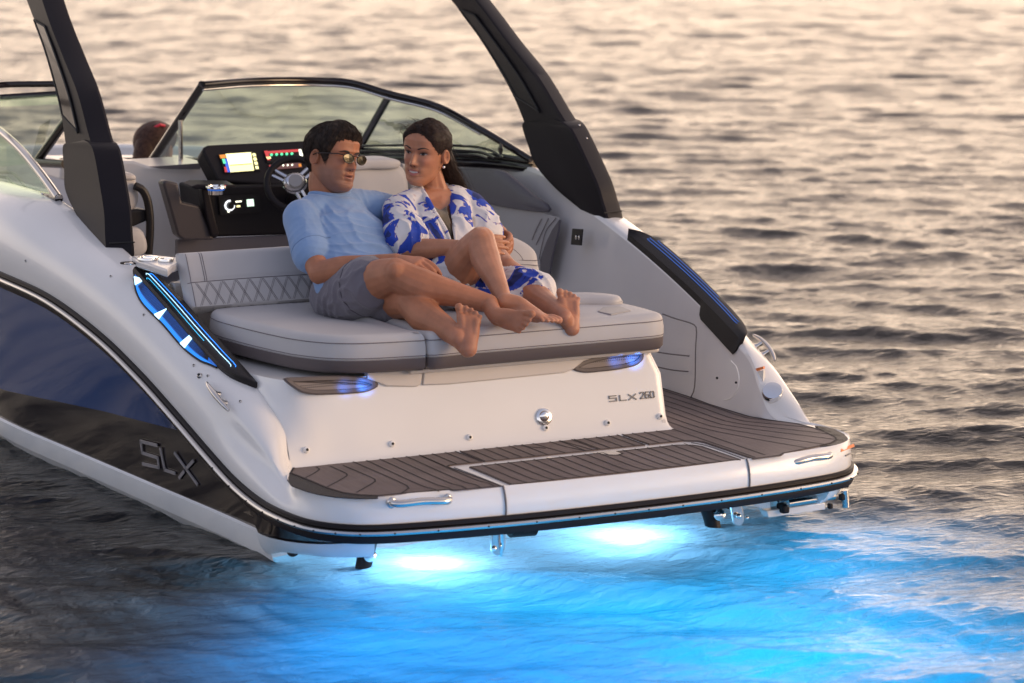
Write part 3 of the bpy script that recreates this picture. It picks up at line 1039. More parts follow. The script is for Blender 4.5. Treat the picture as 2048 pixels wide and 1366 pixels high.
a, na = surf_pt(422, 770)
b, nb_ = surf_pt(466, 826)
n = na + nb_; n /= np.linalg.norm(n); n = n if np.dot(n, cF) < 0 else -n
for sgn in (-1, 1):
    path = [a + n * .022, a * .8 + b * .2 + n * .032, a * .5 + b * .5 + n * .036, a * .2 + b * .8 + n * .032, b + n * .022]
    p = spl(np.array(path), 24)
    f1, f2 = a * .66 + b * .34, a * .34 + b * .66
    arr = [MB() for _ in range(1)][0]
    pts = p if sgn < 0 else mirror(p)
    arr.tube(pts, np.interp(np.linspace(0, 1, 24), [0, .15, .5, .85, 1], [.005, .008, .0105, .008, .005]), 10)
    for f in (f1, f2):
        q = np.array([f + n * .032, f + n * .012, f - n * .004])
        q = q if sgn < 0 else mirror(q)
        arr.tube(q, [.008, .008, .014], 10)
    arr.build('mooring_cleat', M['steel'], boat)
# starboard fuel cap, label, recess rings, outlet
fc, fn = seen(deck_side, 1545, 785)
if fc is None:
    fc, fn = at(1545, 785, x=1.05), V(-.25, -.55, .8)
fn = fn * .6 + V(-.15, -.5, .85) * .4; fn /= np.linalg.norm(fn)
MB().tube([fc - fn * .02, fc + fn * .006, fc + fn * .016, fc + fn * .020], [.040, .040, .036, .020], 28).build('fuel_cap', M['chrome'], boat)
for pts, m_ in (([(1511, 737), (1529, 732), (1530, 737), (1512, 742)], M['orange']), ([(1512, 744), (1530, 739), (1529, 770), (1517, 776)], M['labelw'])):
    P_ = [at(x, y, x=.985) for x, y in pts]
    MB().prism(P_, V(-.012, -.008, 0)).build('warning_label', m_, boat, smooth=False)
ow = lambda x, y, o=0: at(x, y, x=np.interp(y, [440, 800], [.985, .925]) - o)
P_ = [ow(*q, .006) for q in ((1147, 457), (1167, 458.5), (1164, 491), (1144, 489))]
ot = MB().prism(P_, (-.006, 0, 0)).build('switch_panel', M['pad'], boat, smooth=False)
for q in ((1152, 475), (1158, 475.5)):
    MB().ball(ow(*q, .014), (.004, .008, .010), 10, 6).build('switch', M['steel'], ot)
# storage door seams on the walk-through wall
mb = MB()
wl = lambda x, y: at(x, y, x=np.interp(y, [440, 620, 700, 800], [.985, .945, .93, .914]) - .012)
for px in ([(1325, 628), (1350, 637), (1385, 648), (1392, 654), (1391, 700), (1388, 780), (1380, 797)], [(1300, 702), (1340, 708), (1378, 712)], [(1310, 733), (1345, 740), (1376, 743)]):
    mb.tube(spl(np.array([wl(*q) for q in px]), 30), .0028, 6)
mb.build('door_seam', M['seam'], boat)
mb = MB()
mb.tube(spl(np.array([wl(*q) for q in ((1462, 722), (1473, 735), (1478, 757), (1474, 780), (1462, 796), (1448, 800))]), 30), .0022, 6)
mb.build('hatch_ring', M['gel'], boat)
for q in ((1434, 756), (1472, 765)):
    MB().ball(wl(*q), .005, 8, 6).build('snap_stud', M['hole'], boat)

# ---- radar arch
ANT = [((.900, 3.95, 2.10), (.89, 3.62, 2.12)), ((.959, 3.336, 1.772), (.958, 3.085, 1.782)), ((.977, 3.095, 1.619), (.978, 2.814, 1.612)), ((.997, 2.898, 1.459), (.994, 2.59, 1.479)), ((1.009, 2.797, 1.356), (1.012, 2.409, 1.327)), ((1.021, 2.717, 1.245), (1.023, 2.285, 1.235))]
PLI = [((1.016, 2.66, 1.275), (1.016, 2.44, 1.305)), ((1.018, 2.715, 1.270), (1.018, 2.36, 1.295)), ((1.021, 2.735, 1.245), (1.021, 2.300, 1.257)), ((1.030, 2.695, 1.166), (1.035, 2.196, 1.137)), ((1.041, 2.651, 1.089), (1.045, 2.13, 1.05)), ((1.050, 2.48, 1.003), (1.054, 2.099, .978)), ((1.060, 2.242, .925), (1.060, 2.075, .925)), ((1.063, 2.16, .89), (1.063, 2.066, .89))]


def arch_leg(keys, th, sgn, grow, slope=.035):
    fr = spk([k[0] for k in keys], 8); bk = spk([k[1] for k in keys], 8)
    rows = []
    for k in range(len(fr)):
        f, b = fr[k], bk[k]
        f = f + V(-grow, .004 * grow / .01, 0); b = b + V(-grow, -grow, 0)
        o = V(th + 2 * grow, 0, 0)
        w = (b - f)
        rows.append([f, f * .5 + b * .5 + V(-.006, 0, 0), b - w * .03, b - w * .006 + V(.004, -.004, 0), b + V(.014, -.006, 0), b + o * .8 + V(0, slope * .6, 0), b + o + V(0, slope, 0), f + o + V(0, -.02, 0), f + o * .5 + V(0, .012, 0)])
    rows = np.array(rows)
    return rows if sgn > 0 else mirror(rows) + PSH


PSH = V(.045, 0, 0)
for sgn in (-1, 1):
    arch = MB().grid(arch_leg(ANT, .085, sgn, 0), cu=True, cap=True).build('arch_leg', M['plastic'], boat, autosharp=28)
    # recessed side panel with its rim
    fr, bk = spk([k[0] for k in ANT[1:]], 8), spk([k[1] for k in ANT[1:]], 8)
    side = 1 if sgn < 0 else 0       # the face turned to the camera
    O_ = []
    n_ = len(fr)
    for k in range(2, n_ - 10):
        O_.append(fr[k] * .86 + bk[k] * .14)
    O_.append(fr[n_ - 9] * .55 + bk[n_ - 9] * .45)
    O_ += [fr[k] * .42 + bk[k] * .58 for k in range(n_ - 8, 2, -1)]
    O_ = np.array(O_)
    O_[:, 0] += (.088 if side else -.008) * 1.0
    ob = O_ if sgn > 0 else mirror(O_) + PSH
    ins = MB().prism(ob, (sgn * (.003 if side else -.003), 0, 0)).build('arch_panel', M['smoke'] if False else (M['black'] if side else M['plastic2']), arch, smooth=False)
    MB().tube(ob + V(sgn * (.003 if side else -.003), 0, 0), .0045, 6, closed=True).build('panel_rim', M['hole'], ins)
    pl_ = MB().grid(arch_leg(PLI, .085, sgn, .009), cu=True, cap=True).build('arch_foot', M['plastic'], boat, autosharp=28)
    q = spk([k[1] for k in PLI], 8)
    for k in (12, 18):
        if sgn < 0:
            continue
        MB().ball(q[k] + V(.06, .012, 0) if sgn > 0 else mirror(q[k] + V(.06, .012, 0)) + PSH, .006, 8, 6).build('arch_screw', M['steel'], pl_)
    kk = [k for k in range(len(q)) if q[k][2] < .945][0]
    f_ = spk([k[0] for k in PLI], 8)[kk]
    band = np.array([q[kk] + V(-.009, -.016, 0), q[kk] + V(.086, .006, 0)])
    band = band if sgn > 0 else mirror(band) + PSH
    MB().tube(band, .003, 6).build('foot_seam', M['hole'], pl_)
# cross beam of the arch
xs = np.linspace(-.93, .93, 15)
rows = []
for x in xs:
    z = 2.16 + .05 * (1 - (x / .93)**2); 
    rows.append([V(x, 3.60, z - .03), V(x, 3.56, z + .02), V(x, 3.7, z + .06), V(x, 4.0, z + .05), V(x, 4.05, z), V(x, 3.9, z - .03)])
MB().grid(rows, cu=True, cap=True).build('arch_beam', M['plastic'], boat)

# ---- windshield
def pane(P_, name, parent, m=None, th=.006):
    P_ = np.asarray(P_)
    n = np.cross(P_[1] - P_[0], P_[-1] - P_[0]); n /= np.linalg.norm(n)
    return MB().prism(P_, n * th).build(name, m or M['glass2'], parent, smooth=False)


def bar(pts, r, name, m, parent=boat, n=30, seg=10, fl=None):
    return MB().tube(spl(np.array(pts), n), r, seg).build(name, m, parent)


WB = [(-.285, 3.88, 1.035), (.1, 4.12, 1.06), (.5, 4.18, 1.055), (.80, 4.08, 1.05), (.96, 3.8, 1.05), (1.02, 3.3, 1.06), (1.05, 2.68, 1.085)]
WT = [at(405, 169, y=3.40), at(520, 161, y=3.62), at(640, 161, y=3.70), at(700, 165, y=3.66), at(780, 188, y=3.52), at(870, 211, y=3.38), at(960, 258, y=3.12), at(1062, 320, y=2.86)]
WBp = [at(296, 334, y=3.90), at(410, 323, y=4.05), at(560, 318, y=4.22), at(715, 303, y=4.15), at(800, 304, y=3.75), at(900, 309, y=3.35), at(1000, 315, y=3.1), at(1064, 324, y=2.88)]
wt, wb = spl(WT, 40), spl(WBp, 40)
wsf = bar(WT, .016, 'windshield_frame', M['black'], boat, 50)
bar([q + V(0, -.006, -.022) for q in WT[:-1]], .007, 'frame_trim', M['steel'], wsf, 50)
bar(WBp, .020, 'frame_base', M['black'], wsf, 50)
bar([q + V(0, -.03, -.03) for q in WBp[3:]], .024, 'frame_base', M['black'], wsf, 40)
bar([WT[0], WBp[0]], .020, 'frame_post', M['black'], wsf, 8)
bar([WT[4], WBp[3]], .019, 'frame_post', M['black'], wsf, 8)
g = MB().grid(np.stack([wt, wb], 0)).build('window_pane', M['glass'], wsf)
# curved defroster lines on the dash behind the glass
for off in (0, .055, .10):
    bar([at(720, 292 + off * 190, y=3.9), at(860, 290 + off * 190, y=3.4), at(955 - off * 200, 294 + off * 150, y=3.2), at(985 - off * 260, 302 + off * 80, y=3.1), at(1006 - off * 300, 316, y=3.0)], .006, 'frame_rib', M['black'], wsf, 24)
MB().ball(at(1001, 298, y=2.93), (.006, .02, .026), 16, 10).build('window_latch', M['black'], wsf)
bar([at(361, 240, y=3.55), at(362, 372, y=3.55)], .010, 'grab_rail', M['steel'], boat, 6)
# port windshield
PT = [at(178, 166, y=3.40), at(90, 168, y=3.50), at(0, 170, y=3.56), at(-120, 190, y=3.45)]
PB = [at(78, 322, y=3.90), at(20, 326, y=3.95), at(-120, 330, y=3.7)]
pws = bar(PT, .014, 'windshield_frame', M['black'], boat, 24)
bar([at(176, 184, y=3.42), at(90, 189, y=3.5), at(0, 195, y=3.56)], .014, 'frame_rail', M['black'], pws, 20)
bar([PT[0] + V(0, 0, -.02), at(75, 322, y=3.90)], .020, 'frame_post', M['black'], pws, 8)
bar([at(70, 325, y=3.9), at(130, 328, y=3.6)], .020, 'frame_base', M['black'], pws, 8)
pane([at(176, 186, y=3.42), at(-40, 195, y=3.56), at(-40, 335, y=3.92), at(78, 324, y=3.9)], 'window_pane', pws)
ST = [at(-80, 205, x=-1.11), at(0, 262, x=-1.115), at(45, 303, x=-1.115), at(85, 352, x=-1.11), at(118, 398, x=-1.105)]
sf = bar(ST, .017, 'side_window_frame', M['steel'], boat, 30)
bar([at(-80, 374, x=-1.115), at(0, 380, x=-1.12), at(60, 388, x=-1.115), at(118, 397, x=-1.105)], .018, 'window_gasket', M['black'], sf, 20)
pane([at(-80, 205, x=-1.11), at(0, 262, x=-1.11), at(45, 303, x=-1.11), at(85, 352, x=-1.11), at(112, 392, x=-1.105), at(0, 378, x=-1.115), at(-80, 372, x=-1.11)], 'window_pane', sf)
for q in ((19, 386), (52, 387), (85, 388)):
    MB().ball(at(*q, x=-1.135), .006, 8, 6).build('gasket_screw', M['steel'], sf)
for k in (0, .03):
    bar([at(-30, 345 + k * 300, y=3.6), at(20 - k * 400, 345 + k * 300, y=3.6), at(35 - k * 400, 355 + k * 300, y=3.5), at(52 - k * 500, 376, y=3.4)], .006, 'frame_rib', M['grey'], sf, 20)

# ---- helm
HY = 3.1
helm = empty('x', (0, 0, 0), 'x', 'x') if False else None
hp0 = V(*at(500, 320, y=3.12)); hn_ = V(-.04, -.86, .5); hn_ /= np.linalg.norm(hn_)
hq = lambda x, y, o=0: at_plane(x, y, hp0 + hn_ * o, hn_)
dash = MB().prism([hq(*p) for p in ((408, 293), (416, 289), (640, 279), (700, 279), (705, 372), (560, 372), (436, 362), (404, 302))], -hn_ * .10).build('helm_dash', M['dash'], boat, bevel=.012)


def screen_mat(name, bands):
    return mat(name, (.02, .02, .02), .2, emit=bands, estr=1.0)


scr = MB().prism([hq(*p, .004) for p in ((437, 309), (511, 304), (521, 341), (449, 347))], hn_ * .004).build('chart_screen', M['pad'], dash, smooth=False)


def glow(name, col, s):
    return mat(name, (.05, .05, .05), .3, emit=col, estr=s)


Gy, Gw, Gb, Gr, Gg, Go = glow('screen_yellow', (1, .9, .42), 1.5), glow('screen_white', (1, .97, .75), 1.7), glow('screen_blue', (.05, .16, .9), .8), glow('screen_red', (.75, .05, .05), .8), glow('screen_green', (.12, .9, .45), 1.1), glow('screen_orange', (.9, .3, .03), .9)


def lit(pts, m_, parent, off=.009):
    MB().prism([hq(*p, off) for p in pts], hn_ * .0015).build('screen_area', m_, parent, smooth=False)


lit([(451, 308), (502, 304.5), (508, 341), (461, 344.5)], Gy, scr)
lit([(454, 309.5), (500, 306), (503, 325), (459, 328.5)], Gw, scr, .0115)
lit([(459.5, 330), (503, 327), (503.5, 328.4), (460, 331.5)], Go, scr, .0115)
lit([(447, 318), (454, 317.5), (461, 344), (455, 344.5)], Gb, scr, .0115)
lit([(444, 318), (449, 317.6), (452, 327), (447, 327.5)], Gg, scr, .0125)
lit([(448, 334), (452, 333.6), (455, 344), (450, 344.5)], Gr, scr, .0125)
lit([(438.5, 310), (450, 309), (452, 316), (441, 317)], Go, scr, .0115)
for k in range(4):
    lit([(504.5 + k * 1.9, 307 + k * 8.4), (510.5 + k * 1.9, 306.6 + k * 8.4), (512 + k * 1.9, 312.5 + k * 8.4), (506 + k * 1.9, 313 + k * 8.4)], Gy, scr)
sc2 = MB().prism([hq(*p, .004) for p in ((527, 301), (604, 296), (610, 322), (534, 326))], hn_ * .004).build('engine_screen', M['pad'], dash, smooth=False)
lit([(536, 302.5), (596, 298.5), (597, 303.5), (537, 307.5)], Gr, sc2)
lit([(528, 302), (535, 301.5), (541, 320), (535, 320.5)], Gr, sc2)
for k in range(5):
    x, y = 543 + k * 10.2, 309.4 - k * .55
    MB().ball(hq(x, y, .011), (.007, .004, .006), 10, 6).build('screen_area', Gg, sc2)
lit([(597, 299), (602, 298.5), (608, 317), (601, 318)], Gw, sc2)
lit([(532, 314), (541, 313), (542, 317), (535, 319)], Gy, sc2)
gp = MB().prism([hq(*p, .004) for p in ((538, 330), (600, 326), (604, 335), (541, 340))], hn_ * .004).build('gauge_strip', glow('gauge_dark_red', (.30, .10, .09), .35), dash, smooth=False)
for k in range(4):
    MB().ball(hq(557.5 + k * 9, 331 - k * .4, .012), (.0045, .003, .0045), 10, 6).build('gauge_dial', Gw, gp)
lit([(538, 331), (543, 330.5), (544.5, 338.5), (540, 339)], Gr, gp)
lit([(597, 328), (602, 327.6), (603, 333), (598, 333.5)], Go, gp)

# white cowling behind/left of the dash, black pedestal below
cw = V(*at(330, 350, y=3.35))
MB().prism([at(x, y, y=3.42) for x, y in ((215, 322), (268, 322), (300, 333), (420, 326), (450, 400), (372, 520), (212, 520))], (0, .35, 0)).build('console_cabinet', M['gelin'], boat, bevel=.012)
MB().prism([at(x, y, y=3.40) for x, y in ((296, 333), (330, 331), (402, 326), (398, 338), (350, 338), (320, 337))], (0, -.012, 0)).build('glove_tray', M['slate'], boat, smooth=False)
ped = MB().prism([at(x, y, y=3.02) for x, y in ((398, 376), (446, 372), (700, 366), (700, 466), (436, 474), (420, 482), (404, 440))], (0, .25, 0)).build('helm_pedestal', M['dash'], boat, bevel=.01)
MB().prism([at(x, y, y=2.9) for x, y in ((326, 366), (333, 361), (356, 366), (364, 404), (400, 412), (424, 472), (430, 480), (370, 481), (356, 472))], (0, .07, 0)).build('helm_side_panel', mat('charcoal_panel', (.042, .036, .042), .45), ped, bevel=.01)
MB().prism([at(x, y, y=2.88) for x, y in ((404, 378), (418, 376), (432, 440), (440, 470), (424, 474), (412, 430))], (0, .05, 0)).build('helm_post', M['plastic'], ped, bevel=.008)
MB().prism([at(x, y, y=2.86) for x, y in ((382, 374), (395, 369), (470, 370), (474, 375), (392, 379))], (0, .10, .01)).build('helm_tray', M['plastic'], ped, bevel=.006)
cup_holder(432, 374, at(432, 374, y=2.90)[2] + .012, .045, ped)
rp = lambda x, y, o=0: at(x, y, y=3.012 - o)
rd = MB().prism([rp(*p, .0) for p in ((436, 392), (518, 388), (522, 424), (440, 430))], (0, -.006, 0)).build('radio', M['pad'], ped, smooth=False)
a = np.linspace(-.3 * math.pi, 1.25 * math.pi, 24) + math.pi * .75
kc = rp(459.5, 411, .012)
MB().tube([kc + V(math.cos(t) * .020, 0, math.sin(t) * .020) for t in a], .0042, 6).build('radio_knob_ring', glow('white_backlight', (.95, .97, 1), 1.3), rd)
MB().tube([kc, kc + V(0, -.016, 0)], .014, 16).build('radio_knob', M['plastic2'], rd)
for pts, m_ in (([(493, 399), (506.5, 398), (508, 412), (494.5, 413)], glow('radio_green', (.75, 1, .8), 1.3)), ([(471, 402), (483, 401), (483, 404), (471, 405)], Gw), ([(473, 411), (480, 410.5), (480.5, 414), (473.5, 414.5)], Gy), ([(455, 421), (459, 421), (459, 425), (455, 425)], Gw)):
    MB().prism([rp(*p, .008) for p in pts], (0, -.002, 0)).build('radio_display', m_, rd, smooth=False)
# steering wheel
wc = at(590, 368, y=2.84)
wn = V(-.30, -.84, .46); wn /= np.linalg.norm(wn)
wu = V(0, 0, 1) - wn * wn[2]; wu /= np.linalg.norm(wu); wx = np.cross(wu, wn)
rr = .118
a = np.linspace(0, 2 * math.pi, 40, endpoint=False)
sw = MB().tube([wc + wx * math.cos(t) * rr + wu * math.sin(t) * rr * .98 for t in a], .015, 10, closed=True).build('steering_wheel', M['dash'], boat)
mb = MB()
for t in (2.6, .75, 5.15):
    d = wx * math.cos(t) + wu * math.sin(t); s = np.cross(d, wn)
    for o in (-.012, .012):
        mb.tube([wc + d * .03 + s * o - wn * .0, wc + d * (rr - .006) + s * o * 1.2 + wn * -.004], .008, 8)
mb.ball(wc + wn * .004, (.056, .034, .046), 20, 12)
mb.build('wheel_hub', mat('brushed_aluminium', (.62, .62, .65), .25, metal=1), sw)
MB().tube([wc + wn * .030, wc + wn * .043], [.034, .028], 22).build('wheel_cap', M['grey'], sw)
MB().tube([wc - wn * .01, wc - wn * .2], .03, 14).build('wheel_column', M['dash'], sw)


# helm seat (back seen from astern) and port seat
def rounded_seat(px, y, depth, name, m, tilt=.05):
    P_ = spl(np.array([at(a, b, y=y) for a, b in px]), 60, closed=True)
    c = P_.mean(0)
    rw = [P_ + V(0, depth, 0)]
    for s, d in ((1, .012), (.985, .003), (.95, -.006), (.8, -.012), (.4, -.015)):
        rw.append(c + (P_ - c) * s + V(0, d, 0))
    return MB().grid(rw, cu=True).add(rw[-1], [range(60)]).build(name, m, boat, autosharp=60)


rounded_seat([(700, 322), (740, 317), (785, 317), (802, 324), (800, 334), (740, 338), (700, 338)], 2.6, .10, 'helm_headrest', M['vinyl'])
rounded_seat([(690, 336), (750, 333), (800, 331), (812, 345), (818, 390), (812, 440), (700, 440)], 2.62, .10, 'helm_seatback', M['vinyl'])
bar([at(800, 333, y=2.66), at(815, 340, y=2.68), at(822, 360, y=2.68), at(824, 420, y=2.68)], .016, 'seat_frame', M['grey'], boat, 16)
rounded_seat([(228, 352), (245, 350), (268, 354), (274, 366), (276, 405), (262, 424), (235, 428), (205, 420), (200, 372)], 2.75, .10, 'port_seatback', M['vinyl'])
rounded_seat([(222, 458), (275, 455), (290, 470), (292, 505), (200, 512), (200, 460)], 2.70, .3, 'port_seat', M['vinyl'])
rounded_seat([(230, 348), (250, 345), (268, 349), (272, 358), (250, 360), (228, 358)], 2.74, .08, 'port_headrest', M['vinyl'])
bar([at(270, 372, y=2.72), at(283, 378, y=2.72), at(293, 395, y=2.72), at(299, 425, y=2.72), at(300, 460, y=2.72), at(297, 508, y=2.72)], .017, 'seat_frame', M['plastic2'], boat, 24)
MB().prism([at(x, y, y=2.73) for x, y in ((240, 424), (275, 418), (297, 420), (299, 440), (262, 456), (240, 458))], (0, .1, 0)).build('seat_hinge', M['plastic2'], boat, bevel=.01)

# starboard inner side pad
sp0 = V(.985, 2.8, 1.0); spn = V(-1, -.06, .10); spn /= np.linalg.norm(spn)
sq = lambda x, y, o=0: at_plane(x, y, sp0 + spn * o, spn)
P_ = spl(np.array([sq(*p) for p in ((870, 338), (905, 336), (960, 337), (1010, 342), (1035, 360), (1070, 390), (1100, 412), (1104, 422), (1085, 424), (1000, 412), (930, 398), (880, 392))]), 70, closed=True)
c = P_.mean(0)
MB().grid([P_, P_ + spn * .014, c + (P_ - c) * .96 + spn * .02, c + (P_ - c) * .6 + spn * .024], cu=True).add(c + (P_ - c) * .6 + spn * .024, [range(70)]).build('side_pad', M['slate'], boat, autosharp=50)
# lower vinyl side panel with stitched bolster
P_ = np.array([sq(*p, -.004) for p in ((880, 392), (1000, 412), (1085, 424), (1122, 436), (1120, 452), (1098, 520), (1088, 560), (880, 560))])
sv = MB().prism(P_, spn * .008).build('side_vinyl', mat('grey_side_vinyl', (.36, .35, .36), .5, bump=.1, bscale=500), boat, smooth=False)
t = MB()
for px in ([(1083, 438), (1072, 460), (1064, 480)], [(1097, 437), (1085, 462), (1072, 490)], [(1112, 436), (1092, 462), (1084, 490), (1078, 520)]):
    t.tube(spl(np.array([sq(*p, .008) for p in px]), 16), .002, 5)
t.build('stitching', M['thread'], sv)
P_ = np.array([sq(*p, .006) for p in ((1122, 440), (1120, 462), (1108, 510), (1099, 565), (1085, 565), (1084, 520), (1096, 485), (1108, 460))])
MB().prism(P_, spn * .01).build('side_panel', M['slate'], boat, smooth=False)
MB().prism([at(x, y, y=3.0) for x, y in ((355, 480), (700, 466), (700, 520), (355, 530))], (0, .03, 0)).build('helm_bulkhead', M['slate'], boat, smooth=False)

# bow coaming seen through the walk-through
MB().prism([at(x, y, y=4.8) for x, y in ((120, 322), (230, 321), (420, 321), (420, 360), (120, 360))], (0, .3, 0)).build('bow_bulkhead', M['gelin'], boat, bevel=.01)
MB().tube([at(120, 321, y=4.78), at(420, 319, y=4.78)], .012, 8).build('bow_trim', M['black'], boat)

# ---- under the platform: actuators, brackets, ladder, fittings
def brk(x0, y0, x1, y1, yb, w, name):
    a, b = at(x0, y0, y=yb), at(x1, y1, y=yb)
    ex = V(1, 0, 0)
    O = [a - ex * w, a + ex * w] + [b + ex * w * math.cos(t) + V(0, 0, -w * math.sin(t)) for t in np.linspace(0, math.pi, 10)]
    return MB().prism(O, (0, .012, 0)).build(name, M['steel'], boat, bevel=.002)


b1 = brk(1000, 1046, 997, 1096, .08, .026, 'tow_bracket')
MB().tube([at(1003, 1050, y=.07), at(1005, 1085, y=.07), at(1000, 1112, y=.09)], .007, 8).ball(at(988, 1097, y=.08), .010).build('bracket_bolt', M['chrome'], b1)
b2 = brk(1471, 1000, 1478, 1040, .10, .022, 'tow_bracket')
MB().ball(at(1477, 1032, y=.09), (.010, .012, .010)).ball(at(1494, 1036, y=.10), .006).build('bracket_bolt', M['chrome'], b2)
a, b = at(1018, 1056, y=.30), at(1070, 1052, y=.30)
cy = MB().tube([a, a * .96 + b * .04, a * .04 + b * .96, b], [.030, .034, .034, .030], 20).build('exhaust_cylinder', M['rub'], boat)
t = np.linspace(0, math.pi, 12)
ce = (a + b) / 2 + V(.01, -.0345, 0)
MB().tube([ce + V(math.cos(k) * .017, 0, math.sin(k) * .013) for k in t], .0013, 5).tube([ce + V(math.cos(k) * .008, 0, math.sin(k) * .007) for k in t], .0013, 5).tube([ce + V(-.035, 0, -.003), ce + V(.035, 0, -.003)], .0012, 5).tube([ce + V(-.02, 0, -.010), ce + V(.02, 0, -.010)], .0012, 5).build('maker_mark', M['grey'], cy)
for (x0, y0, x1, y1, xc, yc, yb) in ((744, 1078, 722, 1126, 737, 1110, .42), (1408, 1008, 1432, 1048, 1434, 1029, .42)):
    a, b, c = at(x0, y0, y=yb), at(x1, y1, y=yb), at(xc, yc, y=yb)
    ac = MB().tube([a, (a + b) / 2, b + V(0, 0, -.05)], [.022, .030, .027], 14).build('trim_actuator', M['rub'], boat)
    d = V(-.3, -1, .2); d /= np.linalg.norm(d)
    MB().tube([c + d * .012, c + d * .042, c + d * .05], [.022, .022, .012], 16).build('actuator_cap', M['chrome'], ac)
for q, r in (((1326, 1018), .024), ((1375, 1010), .024), ((1458, 1004), .020), ((585, 1099), .019)):
    c = at(*q, y=.640 if q[0] > 700 else .60)
    a = np.linspace(0, 2 * math.pi, 20, endpoint=False)
    MB().tube([c + V(math.cos(t) * r, -.006, math.sin(t) * r) for t in a], .006, 8, closed=True, mi=0).add([c + V(math.cos(t) * r, -.003, math.sin(t) * r) for t in a], [range(20)], 1).build('drain_outlet', [M['rub'], M['hole']], boat)
# folded boarding ladder
lad = MB()
rl = lambda x, y, yy=.18: at(x, y, y=yy)
lad.tube([rl(1576, 1007, .16), rl(1668, 992, .16)], .0125, 12).tube([rl(1560, 1003, .19), rl(1665, 985, .19)], .006, 8).tube([rl(1556, 996, .21), rl(1640, 984, .21)], .005, 8)
lad.build('boarding_ladder', M['steel'], boat)
ld = bpy.data.objects[boat.children[-1].name] if False else None
MB().box(rl(1566, 1016, .2), (.030, .05, .034)).build('ladder_clamp', M['rub'], boat, bevel=.008)
MB().prism([rl(*p, .22) for p in ((1492, 985), (1542, 992), (1542, 1025), (1492, 1004))], (0, .006, 0)).build('ladder_bracket', M['steel'], boat, smooth=False)
MB().prism([rl(*p, .20) for p in ((1533, 1022), (1650, 1005), (1652, 1019), (1537, 1036))], (0, .05, 0)).build('ladder_step', M['gel'], boat, bevel=.004)
MB().tube([rl(1690, 980, .2), rl(1692, 1014, .2)], .014, 14).build('ladder_hinge', M['steel'], boat)
MB().box(rl(1684, 994, .2), (.020, .022, .024)).box(rl(1660, 1012, .2), (.016, .02, .02)).box(rl(1690, 970, .2), (.022, .022, .02)).build('ladder_joint', M['rub'], boat, bevel=.005)
for k in range(4):
    MB().tube([rl(1556, 990 + k * 4, .24 + .03 * k), rl(1660, 976 + k * 4, .24 + .03 * k)], .006, 8).build('ladder_rung', M['plastic2'], boat)
# ================================================================ people


def limb(mb, pts, rad, up=None, seg=16, dens=.012):
    """closed tapering body segment: rad per point is r or (r across, r along up)"""
    P = np.asarray(pts, float)
    Rr = np.array([(r, r) if np.isscalar(r) else r for r in rad], float)
    Q = np.hstack([P, Rr])
    L_ = np.linalg.norm(np.diff(P, axis=0), axis=1).sum()
    n = max(8, int(L_ / dens))
    if len(P) > 2:
        s = np.r_[0, np.cumsum(np.linalg.norm(np.diff(P, axis=0), axis=1))]
        C_ = spl(P, n)
        sq_ = np.linspace(0, 1, n)
        # radii by key position along the curve
        kpos = [np.argmin(((C_ - p)**2).sum(1)) / (n - 1) for p in P]
        kpos[0], kpos[-1] = 0, 1
        kpos = np.maximum.accumulate(kpos) + np.arange(len(kpos)) * 1e-6
        ra = np.interp(sq_, kpos, Rr[:, 0]); rb = np.interp(sq_, kpos, Rr[:, 1])
        for _ in range(2):
            ra[1:-1] = (ra[:-2] + 2 * ra[1:-1] + ra[2:]) / 4; rb[1:-1] = (rb[:-2] + 2 * rb[1:-1] + rb[2:]) / 4
    else:
        t = np.linspace(0, 1, n)[:, None]
        C_ = P[0] + (P[1] - P[0]) * t
        ra = np.interp(t[:, 0], [0, 1], Rr[:, 0]); rb = np.interp(t[:, 0], [0, 1], Rr[:, 1])
    T = np.gradient(C_, axis=0); T /= np.linalg.norm(T, axis=1)[:, None]
    u = np.asarray(up, float) if up is not None else (V(0, 0, 1) if abs(T[0][2]) < .9 else V(0, 1, 0))
    ang = np.linspace(0, 2 * math.pi, seg, endpoint=False)
    rings = []

    def ring(c, t, u_, a, b):
        w = u_ - t * np.dot(u_, t); w /= np.linalg.norm(w) + 1e-9
        x = np.cross(t, w)
        return c + np.cos(ang)[:, None] * x * a + np.sin(ang)[:, None] * w * b, w
    for k in np.linspace(0, 1, 5)[:-1]:
        q = math.sin(k * math.pi / 2); h = math.cos(k * math.pi / 2)
        rings.append(ring(C_[0] - T[0] * h * min(ra[0], rb[0]), T[0], u, max(ra[0] * q, 1e-4), max(rb[0] * q, 1e-4))[0])
    for i in range(n):
        g, u = ring(C_[i], T[i], u, ra[i], rb[i])
        rings.append(g)
    for k in np.linspace(0, 1, 5)[1:]:
        q = math.cos(k * math.pi / 2); h = math.sin(k * math.pi / 2)
        rings.append(ring(C_[-1] + T[-1] * h * min(ra[-1], rb[-1]), T[-1], u, max(ra[-1] * q, 1e-4), max(rb[-1] * q, 1e-4))[0])
    mb.grid(rings, cu=True, cap=True)


